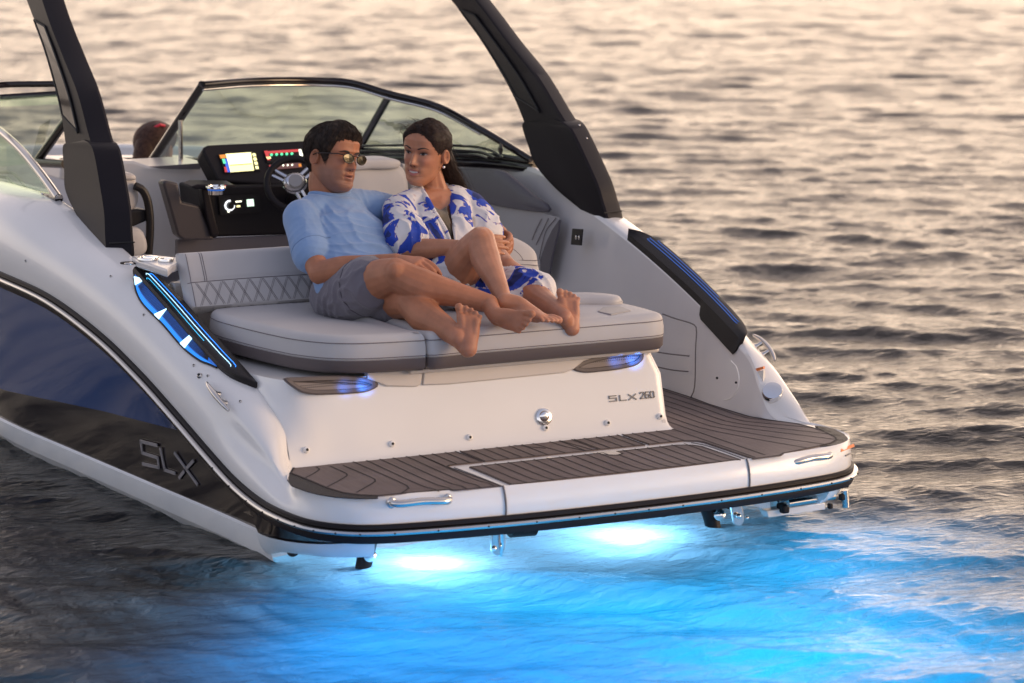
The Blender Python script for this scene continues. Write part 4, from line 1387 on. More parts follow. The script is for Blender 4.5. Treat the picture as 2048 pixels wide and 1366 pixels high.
def fuse(mb, voxel, it=3, lam=.5):
    """union of the collected shapes as one smooth continuous skin -> verts, faces"""
    o = mb.build('temp_fuse', M['pad'], None, smooth=False)
    md = o.modifiers.new('r', 'REMESH'); md.mode = 'VOXEL'; md.voxel_size = voxel; md.adaptivity = 0
    bpy.context.view_layer.update()
    ev = o.evaluated_get(bpy.context.evaluated_depsgraph_get())
    me = ev.to_mesh()
    n = len(me.vertices)
    v = np.empty(n * 3, 'f'); me.vertices.foreach_get('co', v); v = v.reshape(-1, 3).astype(float)
    F = np.empty(len(me.polygons) * 4, 'i')
    lt = np.empty(len(me.polygons), 'i'); me.polygons.foreach_get('loop_total', lt)
    li = np.empty(len(me.loops), 'i'); me.loops.foreach_get('vertex_index', li)
    f = li.reshape(-1, 4) if (lt == 4).all() else None
    if f is None:
        ls = np.r_[0, np.cumsum(lt)]
        f = [li[ls[i]:ls[i + 1]].tolist() for i in range(len(lt))]
    ev.to_mesh_clear()
    m_ = o.data
    bpy.data.objects.remove(o); bpy.data.meshes.remove(m_)
    v = relax(v, f, it, lam)
    return v, f


def relax(v, f, it, lam=.5):
    f = np.asarray(f)
    e = np.vstack([f[:, [0, 1]], f[:, [1, 2]], f[:, [2, 3]], f[:, [3, 0]]])
    n = len(v)
    deg = np.bincount(e.ravel(), minlength=n).astype(float) + 1e-9
    for k in range(it * 2):
        acc = np.zeros_like(v)
        for c in range(3):
            acc[:, c] = np.bincount(e[:, 0], v[e[:, 1], c], n) + np.bincount(e[:, 1], v[e[:, 0], c], n)
        l_ = lam if k % 2 == 0 else -lam * .96
        v = v + (acc / deg[:, None] - v) * l_
    return v


def vnormals(v, f):
    f = np.asarray(f)
    fn = np.cross(v[f[:, 2]] - v[f[:, 0]], v[f[:, 3]] - v[f[:, 1]])
    n = np.zeros_like(v)
    for k in range(4):
        for c in range(3):
            n[:, c] += np.bincount(f[:, k], fn[:, c], len(v))
    return n / (np.linalg.norm(n, axis=1)[:, None] + 1e-12)


def fold(v, f, specs, seed=0):
    """cloth folds: specs = (centre, radius, direction across the folds, wavelength, depth)"""
    n = vnormals(v, f)
    d = np.zeros(len(v))
    g = np.random.default_rng(seed)
    for c, r, ax, lam, amp in specs:
        ax = V(*ax); ax /= np.linalg.norm(ax)
        q = v - V(*c)
        w = np.exp(-(q**2).sum(1) / (r * r))
        a1, a2, a3 = g.normal(size=3), g.normal(size=3), g.normal(size=3)
        s = q @ ax
        wob = .35 * lam * (np.sin(q @ a1 * 18 + 1) + .7 * np.sin(q @ a2 * 31 + 2)) + .6 * lam * np.sin(q @ a3 * 9)
        ph = 2 * math.pi * (s + wob) / lam
        d += w * amp * .85 * ((1 - np.abs(np.sin(ph / 2))) ** 1.6 * 2.2 - .6) * (.45 + .55 * np.sin(q @ a2 * 13 + 3))
    return v + n * d[:, None]


def raw(name, v, f, mats, parent=None, smooth=True, cols=None):
    me = bpy.data.meshes.new(name)
    me.from_pydata(np.asarray(v).tolist(), [], [list(map(int, q)) for q in f])
    for m_ in (mats if isinstance(mats, (list, tuple)) else [mats]):
        me.materials.append(m_)
    me.polygons.foreach_set('use_smooth', np.full(len(me.polygons), smooth))
    if cols is not None:
        ca = me.color_attributes.new('Tone', 'FLOAT_COLOR', 'POINT')
        ca.data.foreach_set('color', np.hstack([cols, np.ones((len(cols), 1))]).astype('f').ravel())
    o = bpy.data.objects.new(name, me)
    link(o, parent)
    return o


def skin_mat(name, rough=.52):
    m, nt, b, out = nodes(name)
    N, L = nt.nodes, nt.links
    at_ = N.new('ShaderNodeAttribute'); at_.attribute_name = 'Tone'
    tc = N.new('ShaderNodeTexCoord')
    n = N.new('ShaderNodeTexNoise'); n.inputs['Scale'].default_value = 17; n.inputs['Detail'].default_value = 8
    L.new(tc.outputs['Object'], n.inputs['Vector'])
    mr = N.new('ShaderNodeMapRange'); mr.inputs['From Min'].default_value = .3; mr.inputs['From Max'].default_value = .7; mr.inputs['To Min'].default_value = .84; mr.inputs['To Max'].default_value = 1.14
    L.new(n.outputs['Fac'], mr.inputs['Value'])
    vm = N.new('ShaderNodeVectorMath'); vm.operation = 'SCALE'; L.new(at_.outputs['Color'], vm.inputs[0]); L.new(mr.outputs[0], vm.inputs['Scale'])
    L.new(vm.outputs[0], b.inputs['Base Color'])
    b.inputs['Roughness'].default_value = rough
    b.inputs['Specular IOR Level'].default_value = .38
    b.inputs['Subsurface Weight'].default_value = .12; b.inputs['Subsurface Radius'].default_value = (.010, .004, .002); b.inputs['Subsurface Scale'].default_value = 1
    n2 = N.new('ShaderNodeTexNoise'); n2.inputs['Scale'].default_value = 160; n2.inputs['Detail'].default_value = 4
    L.new(tc.outputs['Object'], n2.inputs['Vector'])
    bp = N.new('ShaderNodeBump'); bp.inputs['Strength'].default_value = .12; bp.inputs['Distance'].default_value = .004
    L.new(n2.outputs['Fac'], bp.inputs['Height']); L.new(bp.outputs[0], b.inputs['Normal'])
    return m


def cloth_mat(name, col, bump=.25, scale=900):
    m = mat(name, col, .85, bump=bump, bscale=scale, vary=.05, vscale=14, spec=.2)
    m.node_tree.nodes['Principled BSDF'].inputs['Sheen Weight'].default_value = .25
    return m


def print_mat():
    """white cloth with blue brush-flower print"""
    m, nt, b, out = nodes('blue_floral_cloth')
    N, L = nt.nodes, nt.links
    tc = N.new('ShaderNodeTexCoord')
    n = N.new('ShaderNodeTexNoise'); n.inputs['Scale'].default_value = 7.0; n.inputs['Detail'].default_value = 5; n.inputs['Roughness'].default_value = .55; n.inputs['Distortion'].default_value = 1.3
    mp = N.new('ShaderNodeMapping'); mp.inputs['Location'].default_value = (.37, .11, .63); mp.inputs['Scale'].default_value = (1.15, .8, .8)
    L.new(tc.outputs['Object'], mp.inputs[0]); L.new(mp.outputs[0], n.inputs['Vector'])
    cr = N.new('ShaderNodeValToRGB'); cr.color_ramp.interpolation = 'LINEAR'
    e = cr.color_ramp.elements
    W = (.66, .64, .64, 1); B1 = (.018, .060, .42, 1); B2 = (.012, .025, .13, 1); P_ = (.50, .36, .34, 1)
    e[0].position = 0; e[0].color = B2
    e[1].position = 1; e[1].color = B1
    for p, c in ((.36, B2), (.375, B1), (.452, B1), (.458, P_), (.468, W), (.612, W), (.618, P_), (.625, B1), (.70, B1), (.71, B2)):
        k = e.new(p); k.color = c
    L.new(n.outputs['Fac'], cr.inputs[0]); L.new(cr.outputs[0], b.inputs['Base Color'])
    b.inputs['Roughness'].default_value = .8
    n2 = N.new('ShaderNodeTexNoise'); n2.inputs['Scale'].default_value = 700
    L.new(tc.outputs['Object'], n2.inputs['Vector'])
    bp = N.new('ShaderNodeBump'); bp.inputs['Strength'].default_value = .2; bp.inputs['Distance'].default_value = .003
    L.new(n2.outputs['Fac'], bp.inputs['Height']); L.new(bp.outputs[0], b.inputs['Normal'])
    return m


def hair_mat(name, col, col2):
    m, nt, b, out = nodes(name)
    N, L = nt.nodes, nt.links
    tc = N.new('ShaderNodeTexCoord')
    n = N.new('ShaderNodeTexNoise'); n.inputs['Scale'].default_value = 60; n.inputs['Detail'].default_value = 3
    L.new(tc.outputs['Object'], n.inputs['Vector'])
    cr = N.new('ShaderNodeValToRGB'); cr.color_ramp.elements[0].position = .35; cr.color_ramp.elements[0].color = (*col, 1); cr.color_ramp.elements[1].position = .7; cr.color_ramp.elements[1].color = (*col2, 1)
    L.new(n.outputs['Fac'], cr.inputs[0]); L.new(cr.outputs[0], b.inputs['Base Color'])
    b.inputs['Roughness'].default_value = .58; b.inputs['Specular IOR Level'].default_value = .22
    return m


# ---------------------------------------------------------------- heads
HZ = [-.122, -.119, -.113, -.103, -.092, -.080, -.066, -.055, -.045, -.020, 0, .02, .05, .074, .090, .100, .105]
HF = [.040, .058, .074, .083, .085, .080, .084, .085, .082, .082, .080, .087, .088, .074, .050, .026, .004]
HB = [.020, .012, .002, -.012, -.026, -.044, -.062, -.071, -.078, -.092, -.099, -.101, -.096, -.078, -.054, -.028, -.004]
HW = [.012, .021, .031, .041, .049, .0555, .060, .062, .064, .068, .0705, .0735, .0735, .062, .044, .024, .004]


class Head:
    def __init__(s, c, fwd, up, k, female=False, jaw=1.0, width=1.0, mouth=0.0):
        s.c, s.k, s.fem, s.jaw, s.wd, s.open = V(*c), k, female, jaw, width, mouth
        s.Y = V(*fwd) / np.linalg.norm(fwd)
        z = V(*up) - s.Y * np.dot(up, s.Y); s.Z = z / np.linalg.norm(z)
        s.X = np.cross(s.Y, s.Z)

    def w(s, q):
        q = np.asarray(q, float)
        return s.c + s.k * (q[..., 0:1] * s.X + q[..., 1:2] * s.Y + q[..., 2:3] * s.Z)

    def loc(s, p):
        d = (np.asarray(p, float) - s.c) / s.k
        return np.stack([d @ s.X, d @ s.Y, d @ s.Z], -1)

    def base(s, a, z):
        """a: azimuth from the front (rad, + towards the person's right), z: height"""
        zf = lambda t: np.interp(z, HZ, t)
        f, b, w = zf(HF), zf(HB), zf(HW) * s.wd
        lowj = np.clip((-z - .03) / .08, 0, 1)
        w = w * (1 + (s.jaw - 1) * lowj)
        ym = .0 + .030 * lowj
        sa, ca = np.sin(a), np.cos(a)
        e = .86
        x = w * np.sign(sa) * np.abs(sa) ** e
        y = np.where(ca > 0, ym + (f - ym) * np.abs(ca) ** .80, ym + (b - ym) * -(np.abs(ca) ** .9) * -1)
        y = np.where(ca > 0, y, ym - (ym - b) * np.abs(ca) ** .9)
        return x, y

    def feat(s, x, z):
        G = lambda x0, z0, sx, sz: np.exp(-((x - x0) / sx)**2 - ((z - z0) / sz)**2)
        ax = np.abs(x)
        d = 0 * x
        # nose
        pz = np.interp(z, [-.048, -.043, -.036, -.028, -.010, .004, .014], [0, .010, .0255, .0235, .0135, .0070, .002]) * (.90 if s.fem else 1.05)
        sx = np.interp(z, [-.046, -.036, -.024, .0, .014], [.0125, .0120, .0090, .0070, .008]) * (.92 if s.fem else 1.0)
        d += pz * np.exp(-(ax / sx)**2.4)
        d += .0060 * (G(.0125, -.0365, .0055, .0065) + G(-.0125, -.0365, .0055, .0065))
        # eye sockets, lids, brows
        for sg in (-1, 1):
            d += -.0125 * G(sg * .030, .000, .0155, .0105) + .0075 * G(sg * .031, -.001, .0115, .0075)
            d += (.0030 if s.fem else .0052) * G(sg * .028, .019, .020, .0075)
            d += (.0065 if s.fem else .0045) * G(sg * .041, -.026, .016, .014)
            d += -.0035 * G(sg * .020, -.062, .005, .012)
            d += -.0030 * G(sg * .047, -.055, .010, .018)
        d += -.003 * G(0, .006, .010, .008)
        # lips
        o = s.open
        d += (.0050 if s.fem else .0035) * G(0, -.0575, .017, .0042) + (.0062 if s.fem else .0045) * G(0, -.0700 - o, .0150, .0050)
        d += -.0055 * G(0, -.0635 - o * .5, .0165, .0026 + o * .5)
        d += -.0028 * G(0, -.0815 - o, .012, .0050) + .0045 * G(0, -.098, .014, .010)
        d += -.0016 * G(0, -.050, .0035, .006)
        return d

    def pt(s, a, z, off=0):
        x, y = s.base(a, z)
        front = np.clip(np.cos(a) * 2.2 - .1, 0, 1)
        d = s.feat(x, z) * front
        nx, ny = np.sin(a), np.cos(a)
        return np.stack([x + nx * off, y + d + ny * off, np.broadcast_to(z, np.shape(x)) + 0 * x], -1)

    def face(s, x, z, off=.0):
        """local surface point at face coordinates x, z"""
        x = np.asarray(x, float); z = np.asarray(z, float)
        w = np.interp(z, HZ, HW) * s.wd
        a = np.arcsin(np.clip(np.abs(x) / w, 0, .995) ** (1 / .86)) * np.sign(x)
        p = s.pt(a, z)
        p[..., 1] += off
        return p

    def mesh(s, mb, na=132, nz=120):
        az = np.r_[np.linspace(-1.25, 1.25, 88), np.linspace(1.25, 2 * math.pi - 1.25, 46)[1:-1]]
        zs = np.r_[np.linspace(-.122, -.115, 6)[:-1], np.linspace(-.115, .03, 84), np.linspace(.03, .105, 26)[1:]]
        A, Z = np.meshgrid(az, zs)
        mb.grid(s.w(s.pt(A, Z)), cu=True, cap=True)
        # ears
        for sg in (-1, 1):
            e = []
            for t in np.linspace(0, 2 * math.pi, 22, endpoint=False):
                ry, rz = .0145, .0265
                e.append((sg * (.0745 * s.wd + .004 * math.cos(t) * -1), -.010 + ry * math.cos(t) - .006 * math.sin(t) * -1 * .6, -.010 + rz * math.sin(t) * (1 if math.sin(t) > 0 else .95)))
            e = np.array(e)
            c = e.mean(0)
            rows = [c + (e - c) * q + V(sg * h, 0, 0) for q, h in ((.9, -.010), (1, .002), (1.02, .008), (.90, .012), (.72, .007), (.45, .003), (.2, .002))]
            mb.grid(s.w(np.array(rows)), cu=True, cap=True)


def face_bits(h, par, brow_col, lip_col, sclera=(.36, .32, .30), glasses=False, teeth=False, gaze=0.0, fem=False):
    mk = lambda nm, c, r=.5: mat(nm, c, r)
    hb = mk('eyebrow_hair', brow_col, .7)
    # eyes
    if not glasses:
        es, ei, el = mk('eye_white', sclera, .15), mk('dark_iris', (.018, .010, .007), .08), mk('lash_dark', (.012, .008, .007), .6)
        for sg in (-1, 1):
            n = 15
            t = np.linspace(-1, 1, n)
            xc = sg * .0305
            hw = .0135
            topz = .0005 + .0043 * (1 - t**2) ** .8 + .0012 * t * sg * 1
            botz = .0005 - .0033 * (1 - t**2) ** .9 + .0012 * t * sg * 1
            rows = [[tuple(h.face(xc + tt * hw, zb + (zt - zb) * q, .0018)) for tt, zt, zb in zip(t, topz, botz)] for q in np.linspace(0, 1, 6)]
            ey = MB().grid(h.w(np.array(rows))).build('eye', es, par)
            a = np.linspace(0, 2 * math.pi, 20, endpoint=False)
            disc = []
            for q in (1, .5, .02):
                zz = np.clip(.0008 + .0060 * q * np.sin(a), -.0031, .0042)
                disc.append(h.face(xc + gaze + .0060 * q * np.cos(a), zz, .0028))
            MB().grid(h.w(np.array(disc)), cu=True).build('iris', ei, ey)
            MB().tube(h.w(h.face(xc + t * hw * 1.08, topz + .0006, .0028)), np.interp(t, [-1, 0, 1], [.0006, .0015, .0010]), 6).build('eyelashes', el, ey)
            MB().tube(h.w(h.face(xc + t * hw * 1.0, topz + .0040, .0010)), np.interp(t, [-1, 0, 1], [.0003, .0010, .0003]), 6).build('eyelid_crease', mk('lid_shade', (.16, .075, .05)), ey)
    for sg in (-1, 1):
        t = np.linspace(0, 1, 14)
        bx = sg * (.0135 + .036 * t)
        bz = (.0150 if not fem else .0180) + (.0075 if fem else .0050) * np.sin(np.minimum(t * 1.45, 1.6) * 1.35) - .004 * np.maximum(t - .62, 0) / .38
        MB().tube(h.w(h.face(bx, bz, .0008)), np.interp(t, [0, .15, .6, 1], [.0020, .0034, .0026, .0008]) * h.k * (.80 if fem else 1.05), 7).build('eyebrow', hb, par)
    # mouth
    o = h.open
    lm = mk('lip_tone', lip_col, .35)
    mw = .0235 if fem else .0225
    t = np.linspace(-1, 1, 23)
    cor = .0010 if fem else -.0005
    line_u = -.0632 + .0 * t + cor * t**2 + o * .15 * (1 - t**2)
    line_l = -.0640 - o * (1 - np.abs(t)**1.6) + cor * t**2
    upz = line_u + (.0072 if fem else .0052) * (1 - np.abs(t)**1.7) - .0016 * np.exp(-(t / .16)**2)
    loz = line_l - (.0085 if fem else .0065) * (1 - np.abs(t)**2.2)
    strip = lambda za, zb, off, n=5: np.array([[tuple(h.face(mw * tt, a + (b - a) * q, off)) for tt, a, b in zip(t, za, zb)] for q in np.linspace(0, 1, n)])
    MB().grid(h.w(strip(line_l - .0004, line_u + .0004, .0010, 4))).build('mouth', mk('mouth_dark', (.030, .010, .009), 1.0), par)
    MB().grid(h.w(strip(line_u, upz, .0016))).build('lip', lm, par)
    MB().grid(h.w(strip(loz, line_l, .0016))).build('lip', lm, par)
    if teeth:
        tz0 = line_u - .0002 - .0075 * (1 - np.abs(t)**2.2); tt = np.abs(t) < .80
        MB().grid(h.w(np.array([[tuple(h.face(mw * a, b + (c - b) * q, .0016)) for a, b, c in zip(t[tt], np.maximum(tz0, line_l)[tt], line_u[tt])] for q in np.linspace(0, 1, 4)]))).build('teeth', mk('tooth_white', (.62, .59, .55), .25), par)
    # nostrils
    for sg in (-1, 1):
        MB().ball(h.w(h.face(sg * .0070, -.0425, -.0005)), .0032 * h.k, 8, 6).build('nostril', mk('nostril_dark', (.05, .02, .015)), par)


def hairline_shell(h, line, thick, n=150, seed=3):
    """cap of hair over the skull: line(a) lower edge, thick(a, u) thickness, u 0 at the edge .. 1 at the crown"""
    rows = []
    az = np.linspace(-math.pi, math.pi, n, endpoint=False)
    zl = line(az) + np.array([noise.noise(Vector((math.sin(q) * 9, math.cos(q) * 9, seed))) * .0035 + noise.noise(Vector((math.sin(q) * 40, math.cos(q) * 40, seed))) * .0030 for q in az])
    for u in np.r_[0, np.linspace(.0, 1, 34)]:
        z = zl + (0.1048 - zl) * np.sin(u * math.pi / 2)
        off = thick(az, u) * (1 if len(rows) else -.3)
        p = h.pt(az, np.minimum(z, 0.1048), 0)
        ctr = V(0, -.01, -.0)
        d = p - ctr; d /= np.linalg.norm(d, axis=-1)[:, None]
        if len(rows):
            nz = np.array([noise.noise(Vector((q[0] * 60 + seed, q[1] * 60, q[2] * 34))) for q in p]) * .0022 + np.array([noise.noise(Vector((q[0] * 150, q[1] * 40 + seed, q[2] * 60))) for q in p]) * .0013
            off = off + nz * min(1, u * 8)
        rows.append(p + d * np.asarray(off)[..., None])
    return np.array(rows)


def strands(mb, curves, r):
    for c in curves:
        c = np.asarray(c)
        k = len(c)
        mb.tube(spl(c, 7) if k > 2 else c, np.linspace(1, .35, 7) * r if k > 2 else r, 4, cap=False)


# ---------------------------------------------------------------- hands and feet
def hand(mb, wrist, fwd, palm, thumb, curls, k=1.0, spread=.10, thumb_in=.4):
    fwd = V(*fwd) / np.linalg.norm(fwd)
    palm = V(*palm) - fwd * np.dot(palm, fwd); palm /= np.linalg.norm(palm)
    th = np.cross(palm, fwd)
    if np.dot(th, thumb) < 0:
        th = -th
    W_ = V(*wrist)
    limb(mb, [W_ - fwd * .02, W_ + fwd * .03 * k, W_ + fwd * .065 * k, W_ + fwd * .092 * k], [(.026 * k, .019 * k), (.033 * k, .017 * k), (.039 * k, .0145 * k), (.039 * k, .012 * k)], up=palm)
    for i in range(4):
        off = (.0305 - .0203 * i) * k
        b0 = W_ + fwd * (.088 - .004 * abs(i - 1.2)) * k + th * off
        d = fwd + th * spread * (1.3 - i) * .8
        d /= np.linalg.norm(d)
        Ls = np.array([.044, .028, .022]) * [.95, 1.06, 1.0, .80][i] * k
        c = curls[i] if hasattr(curls[0], '__len__') else curls
        P_ = [b0 - d * .02 * k, b0]
        a = 0
        for L_, cu in zip(Ls, c):
            a += cu
            P_.append(P_[-1] + (d * math.cos(a) + palm * math.sin(a)) * L_)
        limb(mb, P_, np.array([.0098, .0100, .0090, .0082, .0066]) * k * [1, 1.03, 1, .88][i], seg=12, dens=.005)
    b0 = W_ + fwd * .022 * k + th * .024 * k + palm * .006 * k
    d1 = fwd * .62 + th * .70 + palm * thumb_in; d1 /= np.linalg.norm(d1)
    d2 = fwd * .85 + th * .30 + palm * thumb_in * 1.2; d2 /= np.linalg.norm(d2)
    limb(mb, [b0 - d1 * .012 * k, b0 + d1 * .032 * k, b0 + d1 * .032 * k + d2 * .030 * k, b0 + d1 * .034 * k + d2 * .055 * k], np.array([.015, .0135, .0115, .0085]) * k, seg=12, dens=.005)


def foot(mb, heel, fwd, sole, big, L=.25, k=1.0, ankle=None, splay=.12, toe_curl=.2):
    """heel: rearmost sole point; fwd: heel to toes; sole: out of the sole; big: towards the big toe"""
    fwd = V(*fwd) / np.linalg.norm(fwd)
    sole = V(*sole) - fwd * np.dot(sole, fwd); sole /= np.linalg.norm(sole)
    big = V(*big) - fwd * np.dot(big, fwd) - sole * np.dot(big, sole); big /= np.linalg.norm(big)
    up = -sole
    H = V(*heel)
    w = L * k
    q = lambda f, b, u: H + fwd * f * L + big * b * w + up * u * w
    limb(mb, [q(.10, 0, .115), q(.25, -.008, .115), q(.45, -.022, .115), q(.60, -.004, .10), q(.70, .0, .082)], [(.128 * w, .115 * w), (.126 * w, .114 * w), (.134 * w, .096 * w), (.164 * w, .082 * w), (.172 * w, .064 * w)], up=up, dens=.008)
    limb(mb, [q(.52, .085, .078), q(.62, .098, .070), q(.71, .108, .066)], [.060 * w, .066 * w, .064 * w], dens=.006)
    limb(mb, [q(.40, -.085, .066), q(.56, -.092, .060), q(.65, -.095, .058)], [.050 * w, .055 * w, .052 * w], dens=.006)
    if ankle is not None:
        limb(mb, [ankle, q(.24, .0, .23), q(.45, .02, .175), q(.62, .03, .12)], [(.12 * w, .13 * w), (.115 * w, .12 * w), (.115 * w, .08 * w), (.11 * w, .055 * w)], up=up, dens=.008)
        limb(mb, [ankle, q(.12, 0, .18)], [.12 * w, .11 * w], dens=.008)
    tl = [(.122, .755, .215, .054, .060), (.040, .80, .165, .034, .038), (-.026, .785, .145, .031, .035), (-.086, .75, .125, .029, .033), (-.140, .70, .105, .028, .032)]
    for i, (b, f0, ln, r0, r1) in enumerate(tl):
        d = fwd + big * (splay * (1 - i * .5) * .6)
        d /= np.linalg.norm(d)
        p0 = q(f0 - .06, b, .062)
        p1 = p0 + d * ln * .55 * L + up * .030 * w
        p2 = p0 + d * ln * L * 1.05 + sole * toe_curl * .08 * w + up * .012 * w
        limb(mb, [p0, p1, p2], np.array([r0, r0 * .80, r1]) * w, seg=12, dens=.004)


def tone_cols(v, base, spots):
    c = np.tile(V(*base), (len(v), 1))
    for ctr, r, col, amt in spots:
        w = amt * np.exp(-(((v - V(*ctr)) / r)**2).sum(1))[:, None]
        c = c * (1 - w) + V(*col) * w
    return c
J = lambda x, y, d: at(x, y, y=d)
SK = dict(man=(.385, .158, .084), woman=(.435, .195, .110))
fold_mats = {}

# ================================================================ the man
man = empty('person', at(712, 600, y=1.22) * V(1, 1, 0) + V(0, 0, .77), 'man in pale blue t-shirt, grey shorts and sunglasses lounging barefoot on the sunpad', 'man')
pel, chest, nk = J(716, 566, 1.22), J(682, 470, 1.42), J(664, 402, 1.52)
shR, shL = J(604, 437, 1.45), J(742, 418, 1.53)
elR, wrR = J(640, 546, 1.20), J(792, 520, .97)
elL, wrL = J(905, 452, 1.78), J(1000, 466, 1.50)
hiR, hiL = J(690, 585, 1.20), J(748, 588, 1.22)
knR, anR = J(790, 549, .86), J(978, 607, .67)
knL, anL = J(822, 603, .84), J(915, 676, .53)
tf = np.cross(chest - pel, V(1, 0, 0)); tf /= np.linalg.norm(tf); tf = tf if tf[2] > 0 else -tf     # torso front
mb = MB()
# torso core under the shirt, neck
limb(mb, [pel, pel * .5 + chest * .5, chest, nk * .75 + chest * .25], [(.145, .10), (.14, .095), (.155, .105), (.10, .07)], up=tf)
limb(mb, [shR, nk * .8 + chest * .2, shL], [.055, .068, .055])
hm = Head(J(666, 313, 1.50), (.40, -.91, .01), (.10, .22, 1), 1.10, jaw=1.06, width=1.0, mouth=.0018)
limb(mb, [nk + V(0, -.0, -.03), hm.w(V(0, -.028, -.100)), hm.w(V(0, -.028, -.04))], [.068, .058, .056])
limb(mb, [nk + V(-.055, .01, -.015), nk + V(-.01, 0, .03)], [.036, .045]); limb(mb, [nk + V(.055, .01, -.015), nk + V(.01, 0, .03)], [.036, .045])
# right arm
limb(mb, [shR, shR * .5 + elR * .5 + V(-.006, 0, 0), elR], [.056, .050, .042])
limb(mb, [elR, elR * .72 + wrR * .28 + V(0, -.004, .004), elR * .35 + wrR * .65, wrR], [.043, .046, .035, (.030, .024)], up=V(0, -.3, 1))
mf = (wrR - elR) / np.linalg.norm(wrR - elR)
hand(mb, wrR, mf * .9 + V(.0, -.35, -.22), V(.1, .35, -.95), V(.2, .6, .5), [(.35, .40, .25), (.42, .42, .3), (.45, .45, .3), (.5, .45, .3)], k=1.06, spread=.06)
# left arm round the woman
limb(mb, [shL, shL * .5 + elL * .5, elL], [.056, .050, .042])
limb(mb, [elL, elL * .6 + wrL * .4, wrL], [.043, .040, .030])
hand(mb, wrL, V(-.02, -.86, -.30), V(-1, .05, -.1), V(-.3, -.2, 1), [(.55, .75, .5), (.6, .8, .5), (.6, .8, .55), (.65, .85, .5)], k=1.08, spread=.05, thumb_in=.5)
# legs
limb(mb, [hiR + V(0, 0, -.01), hiR * .55 + knR * .45 + V(0, 0, -.006), hiR * .2 + knR * .8, knR], [.092, .088, .072, .061])
limb(mb, [knR, knR * .70 + anR * .30 + V(0, .0, -.012), knR * .35 + anR * .65 + V(0, 0, -.004), anR], [.060, .064, .045, .034])
limb(mb, [knR + V(-.012, -.030, .014), knR + V(.02, -.028, .008)], [.036, .036])
limb(mb, [hiL, hiL * .5 + knL * .5, knL], [.100, .085, .060])
limb(mb, [knL, knL * .66 + anL * .34 + V(0, .0, -.014), knL * .3 + anL * .7, anL], [.058, .062, .044, .034])
# feet
hR = J(1000, 638, .640)
foot(mb, hR, V(.16, -.92, .02), V(.88, .20, -.42), V(.40, .10, .90), L=.205, k=1.22, ankle=anR, splay=.10, toe_curl=.0)
hL = J(937, 703, .465)
foot(mb, hL, V(.24, .42, .86), V(-.30, -.80, .44), V(-.90, .42, .10), L=.182, k=1.38, ankle=anL, splay=.25, toe_curl=.15)
v, f = fuse(mb, .0042, 2)
hmb = MB(); hm.mesh(hmb)
hv = np.vstack(hmb.v); hf = hmb.f
b0 = SK['man']
cols = tone_cols(v, b0, [(anL + V(.02, -.08, .02), .09, (.46, .22, .15), .5), (knR, .05, (.36, .15, .09), .35), (knL, .05, (.36, .15, .09), .35), (elR, .05, (.36, .15, .09), .4), (wrR + mf * .1, .05, (.40, .17, .11), .4)])
L_ = hm.loc(hv)
hc = np.tile(V(*b0), (len(hv), 1))


def paint(col, w):
    global hc
    w = np.clip(w, 0, 1)[:, None]
    hc = hc * (1 - w) + V(*col) * w


x_, y_, z_ = L_.T
frontal = (y_ > .02)
stub = np.clip((-z_ - .028) / .02, 0, 1) * np.clip((y_ + .02) / .03, 0, 1)
paint((.205, .112, .085), .72 * stub * (1 - np.exp(-((x_ / .028)**2 + ((z_ + .060) / .010)**2))))
paint((.48, .20, .13), .45 * np.exp(-((np.abs(x_) - .040)**2 / .018**2 + (z_ + .022)**2 / .016**2)) * frontal)
paint((.48, .19, .12), .4 * np.exp(-(x_**2 / .014**2 + (z_ + .035)**2 / .012**2)) * frontal)
nb_ = len(v)
allv = np.vstack([v, hv])
allf = [list(q) for q in f] + [[i + nb_ for i in q] for q in hf]
raw('body', allv, allf, skin_mat('tanned_skin'), man, cols=np.vstack([cols, hc]))
face_bits(hm, man, (.020, .012, .009), (.30, .118, .088), glasses=True)
# hair
hmm = hair_mat('dark_brown_hair', (.010, .006, .005), (.028, .017, .012))
ln = lambda a: np.interp(np.abs(a), np.radians([0, 25, 42, 52, 60, 68, 76, 84, 92, 104, 116, 130, 150, 180]), [.058, .058, .053, .042, .020, -.008, -.024, -.006, .014, .004, -.032, -.054, -.066, -.070])
th = lambda a, u: (.0012 + .0088 * np.minimum(1, u * 5)) + .013 * np.clip(np.cos(a), 0, 1) * np.sin(np.minimum(u * 1.6, 1) * math.pi * .5) * (1 - u**4) + .009 * u**2
shell = hairline_shell(hm, ln, th)
hb_ = MB().grid(hm.w(shell), cu=True, cap=True)
cs = []
g = np.random.default_rng(2)
for k in range(1500):
    j = int(g.integers(0, 150))
    a = -math.pi + 2 * math.pi * j / 150
    front = math.cos(a) > .1
    i = int(g.integers(3, 31))
    di = 2 if (front and i > 3) else -2
    dj = int(g.integers(-2, 3))
    pts = [shell[int(np.clip(i + di * m, 1, 34)), (j + dj * m) % 150] for m in (0, 1, 2)]
    lf = g.uniform(.0008, .0026)
    cs.append(hm.w(np.array([p + (p - V(0, -.01, 0)) / np.linalg.norm(p - V(0, -.01, 0)) * lf * q for p, q in zip(pts, (.2, 1, 1.0))])))
for k in range(110):      # tousled fringe
    j = int(75 + g.normal(0, 12)) % 150
    p = shell[int(g.integers(2, 9)), j]
    d = V(g.normal(0, .004), g.uniform(.001, .006), g.uniform(.004, .009))
    cs.append(hm.w(np.array([p, p + d, p + d * 1.5 + V(g.normal(-.003, .004), -.007, .001)])))
strands(hb_, cs[::2], .0009)
hob = hb_.build('hair', hmm, man, autosharp=180)
fr_ = []
